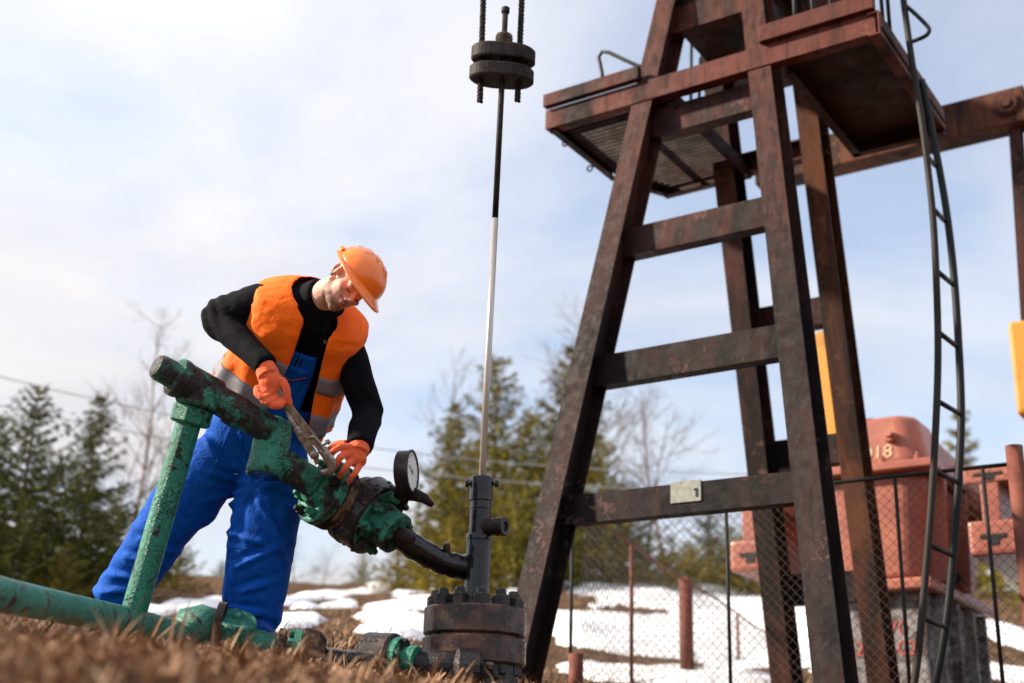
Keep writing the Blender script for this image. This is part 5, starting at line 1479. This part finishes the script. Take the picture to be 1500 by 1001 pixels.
# hi-vis vest, open in front
VT = [2.55, 3.2, 4.0, 5.0, 6.0, 6.8, 7.4, 7.85]
VA = [0.272, 0.262, 0.250, 0.244, 0.246, 0.240, 0.172, 0.112]
VB = [0.190, 0.184, 0.178, 0.176, 0.168, 0.154, 0.128, 0.100]
def vest_pt(t, a_, o2=0.0):
    c_, L, Fr = station(t)
    A_ = float(np.interp(t, VT, VA)) + o2; B_ = float(np.interp(t, VT, VB)) + o2
    g = a_
    c2_, s2_ = math.sin(g), math.cos(g)
    pw = 0.86
    p_ = c_ + L * (A_ * math.copysign(abs(c2_) ** pw, c2_)) + Fr * (B_ * math.copysign(abs(s2_) ** pw, s2_))
    # hanging folds, deeper towards the hem
    h_ = max(0, (5.6 - t) / 3.0)
    p_ = p_ + (L * c2_ + Fr * s2_) * (0.011 * h_ * math.sin(g * 9 + 1.3 * math.sin(t * 1.7)) + 0.005 * fbm(p_, 9, 3) + 0.004 * max(0, 1 - abs(noise.noise(V((t * 1.1 + g * 0.8, g * 2.2 - t * 0.5, 3.1)))) * 5))
    if t < 3.6:   # front corners hang down under gravity as he bends
        fr = max(0, math.cos(g)) ** 2
        p_ = p_ - CU * (0.075 * (3.6 - t) * fr * (1.25 if c2_ > 0 else 0.15))
    return p_
gapR = lambda t: -float(np.interp(t, [2.5, 3.5, 5.0, 6.0, 7.0, 7.4, 7.85], [0.03, 0.02, 0.02, 0.02, 0.02, 0.06, 0.50]))
gapL = lambda t: float(np.interp(t, [2.5, 3.3, 4.0, 5.0, 6.0, 6.75, 7.1, 7.45, 7.85], [0.70, 0.62, 0.52, 0.43, 0.39, 0.40, 0.54, 0.76, 1.10]))
vest = thing('tmp', 'x', 'x', V()) if False else None
vest = shell_patch('safety_vest', 2.55, 7.85, gapL, lambda t: 2 * math.pi + gapR(t), 0.0, 0.004, MAT['hi_vis_orange'], man, 44, 90, 0.0, vest_pt)
for tt in (3.02, 4.28):
    shell_patch('reflective_stripe', tt - 0.31, tt + 0.31, gapL, lambda t: 2 * math.pi + gapR(t), 0.0045, 0.0025, MAT['reflective_tape'], vest, 4, 90, 0.0, vest_pt)

# gloves: palm, cuff and five fingers each
def glove(name, palm, fingers, thumb, cuff):
    g_ = MB()
    for c_, axs, rr in palm: g_.ell(c_, axs, rr, 14, 10)
    for pts, r0, r1 in fingers + [thumb]:
        q = interp([P(*p_) for p_ in pts], 14)
        g_.tube(q, [r0 + (r1 - r0) * i / 13 for i in range(14)], 10)
        g_.ell(q[-1], (CR, CF, CU), (r1, r1, r1), 8, 6)
    g_.tube([P(*p_) for p_ in cuff[0]], cuff[1], 16)
    me = blob(g_, 0.0042, 2)
    fold(me, lambda p, n_: 0.0012 * fbm(p, 60, 2))
    return obj(name, me, MAT['knit_glove'], man)
ax_ = (DIR(0.95, 0.30, 0), DIR(0, 0, 1), DIR(-0.30, 0.95, 0))
glove('glove', [(P(398, 562, 5.06), ax_, (0.052, 0.034, 0.050)), (P(393, 575, 5.055), ax_, (0.048, 0.032, 0.030))],
      [([(377, 568, 5.06), (377, 577, 5.03), (385, 583, 5.015), (394, 580, 5.03), (404, 573, 5.06)], 0.0155, 0.013),
       ([(383, 574, 5.05), (386, 586, 5.02), (395, 590, 5.01), (402, 585, 5.03), (408, 578, 5.06)], 0.0160, 0.013),
       ([(391, 578, 5.05), (395, 592, 5.02), (404, 595, 5.01), (410, 589, 5.03), (413, 582, 5.06)], 0.0160, 0.013),
       ([(398, 578, 5.05), (404, 594, 5.02), (411, 594, 5.015), (415, 588, 5.04), (416, 582, 5.06)], 0.0150, 0.012)],
      ([(412, 556, 5.05), (419, 568, 5.035), (421, 581, 5.03), (424, 591, 5.035)], 0.0175, 0.013),
      (((374, 519, 5.13), (389, 540, 5.09), (394, 552, 5.07)), (0.038, 0.043, 0.046)))
ax_ = (DIR(0.55, -0.83, 0.1), DIR(0.1, 0.2, 1), DIR(0.83, 0.55, 0))
glove('glove', [(P(522, 669, 5.11), ax_, (0.050, 0.026, 0.040)), (P(515, 668, 5.10), ax_, (0.046, 0.024, 0.030))],
      [([(512, 655, 5.10), (499, 655, 5.06), (488, 662, 5.05), (481, 671, 5.09), (479, 677, 5.12)], 0.0150, 0.0125),
       ([(512, 664, 5.10), (501, 668, 5.05), (494, 677, 5.045), (488, 687, 5.08), (485, 692, 5.11)], 0.0155, 0.0125),
       ([(518, 674, 5.10), (509, 681, 5.05), (503, 690, 5.05), (499, 697, 5.09), (496, 701, 5.12)], 0.0150, 0.0125),
       ([(526, 683, 5.10), (521, 692, 5.06), (515, 700, 5.06), (511, 706, 5.10)], 0.0140, 0.0115)],
      ([(507, 650, 5.13), (495, 651, 5.15), (484, 658, 5.18), (477, 666, 5.20)], 0.0165, 0.013),
      (((530, 645, 5.16), (527, 653, 5.14), (524, 663, 5.12)), (0.046, 0.045, 0.046)))
# boots
for an, fw in ((anR, DIR(-0.5, -0.1, 0.85)), (anL, DIR(0.1, -0.1, 1))):
    fw = V((fw.x, fw.y, 0)).normalized()
    gzz = gz1(an.x, an.y)
    b_ = MB(); base_ = V((an.x, an.y, gzz))
    b_.tube([an + V((0, 0, 0.05)), base_ + V((0, 0, 0.10)), base_ + V((0, 0, 0.05))], [0.06, 0.062, 0.055], 14)
    b_.tube([base_ - fw * 0.07 + V((0, 0, 0.045)), base_ + fw * 0.08 + V((0, 0, 0.05)), base_ + fw * 0.17 + V((0, 0, 0.04)), base_ + fw * 0.20 + V((0, 0, 0.035))], [0.042, 0.05, 0.045, 0.03], 14)
    obj('boot', blob(b_, 0.009, 3), MAT['boot_leather'], man)

# ------------------------------------------------------------------ pipe pliers in his hands
pw = thing('pipe_wrench', 'worn steel pipe pliers gripped in the gloves against the flange bolts', 'wrench', P(470, 690, 5.06))
MB().bar(P(401, 566, 5.045), P(478, 668, 5.035), 0.012, 0.030, DIR(0.8, 0.6, 0), 0.003).build('upper_arm', MAT['tool'], pw)
jw = interp([P(472, 658, 5.035), P(481, 671, 5.03), P(486, 681, 5.03), P(483, 690, 5.03), P(475, 692, 5.035), P(470, 690, 5.04)], 22)
MB().tube(jw, [0.020, 0.020, 0.020, 0.020, 0.021, 0.021, 0.021, 0.021, 0.021, 0.020, 0.020, 0.019, 0.018, 0.017, 0.017, 0.016, 0.015, 0.014, 0.013, 0.012, 0.011, 0.009], 10, scale=(0.6, 1.0), up=CF).build('hook_jaw', MAT['tool'], pw)
MB().tube([P(404, 572, 5.05), P(432, 622, 5.045), P(438, 633, 5.04)], [0.009, 0.011, 0.012], 10).build('lower_arm', MAT['tool'], pw)
MB().lathe(P(434, 626, 5.043), P(442, 640, 5.04) - P(434, 626, 5.043), [(0, 0.017), (0.012, 0.018), (0.012, 0.015), (0.03, 0.015)], 14).build('sleeve', MAT['tool'], pw)
MB().bar(P(439, 634, 5.04), P(462, 670, 5.035), 0.014, 0.034, DIR(0.8, 0.6, 0), 0.004).build('lower_jaw', MAT['tool'], pw)
MB().lathe(P(461, 667, 5.03), -CF, [(-0.01, 0.017), (0.010, 0.017), (0.013, 0.012), (0.018, 0.008)], 16).build('pivot_bolt', MAT['tool'], pw)
MB().prism([P(458, 670, 5.035), P(466, 668, 5.035), P(467, 678, 5.035), P(462, 682, 5.035)], CF * 0.012).build('jaw_tooth', MAT['tool'], pw)
MB().tube(interp([P(452, 642, 5.025), P(459, 640, 5.02), P(467, 648, 5.02), P(474, 660, 5.025)], 14), 0.006, 8).build('guide_strap', MAT['tool'], pw)
MB().lathe(P(476, 651, 5.035), DIR(0.75, 0.55, 0.1), [(-0.01, 0.005), (0.010, 0.005), (0.010, 0.011), (0.022, 0.010)], 10).build('adjusting_screw', MAT['tool'], pw)
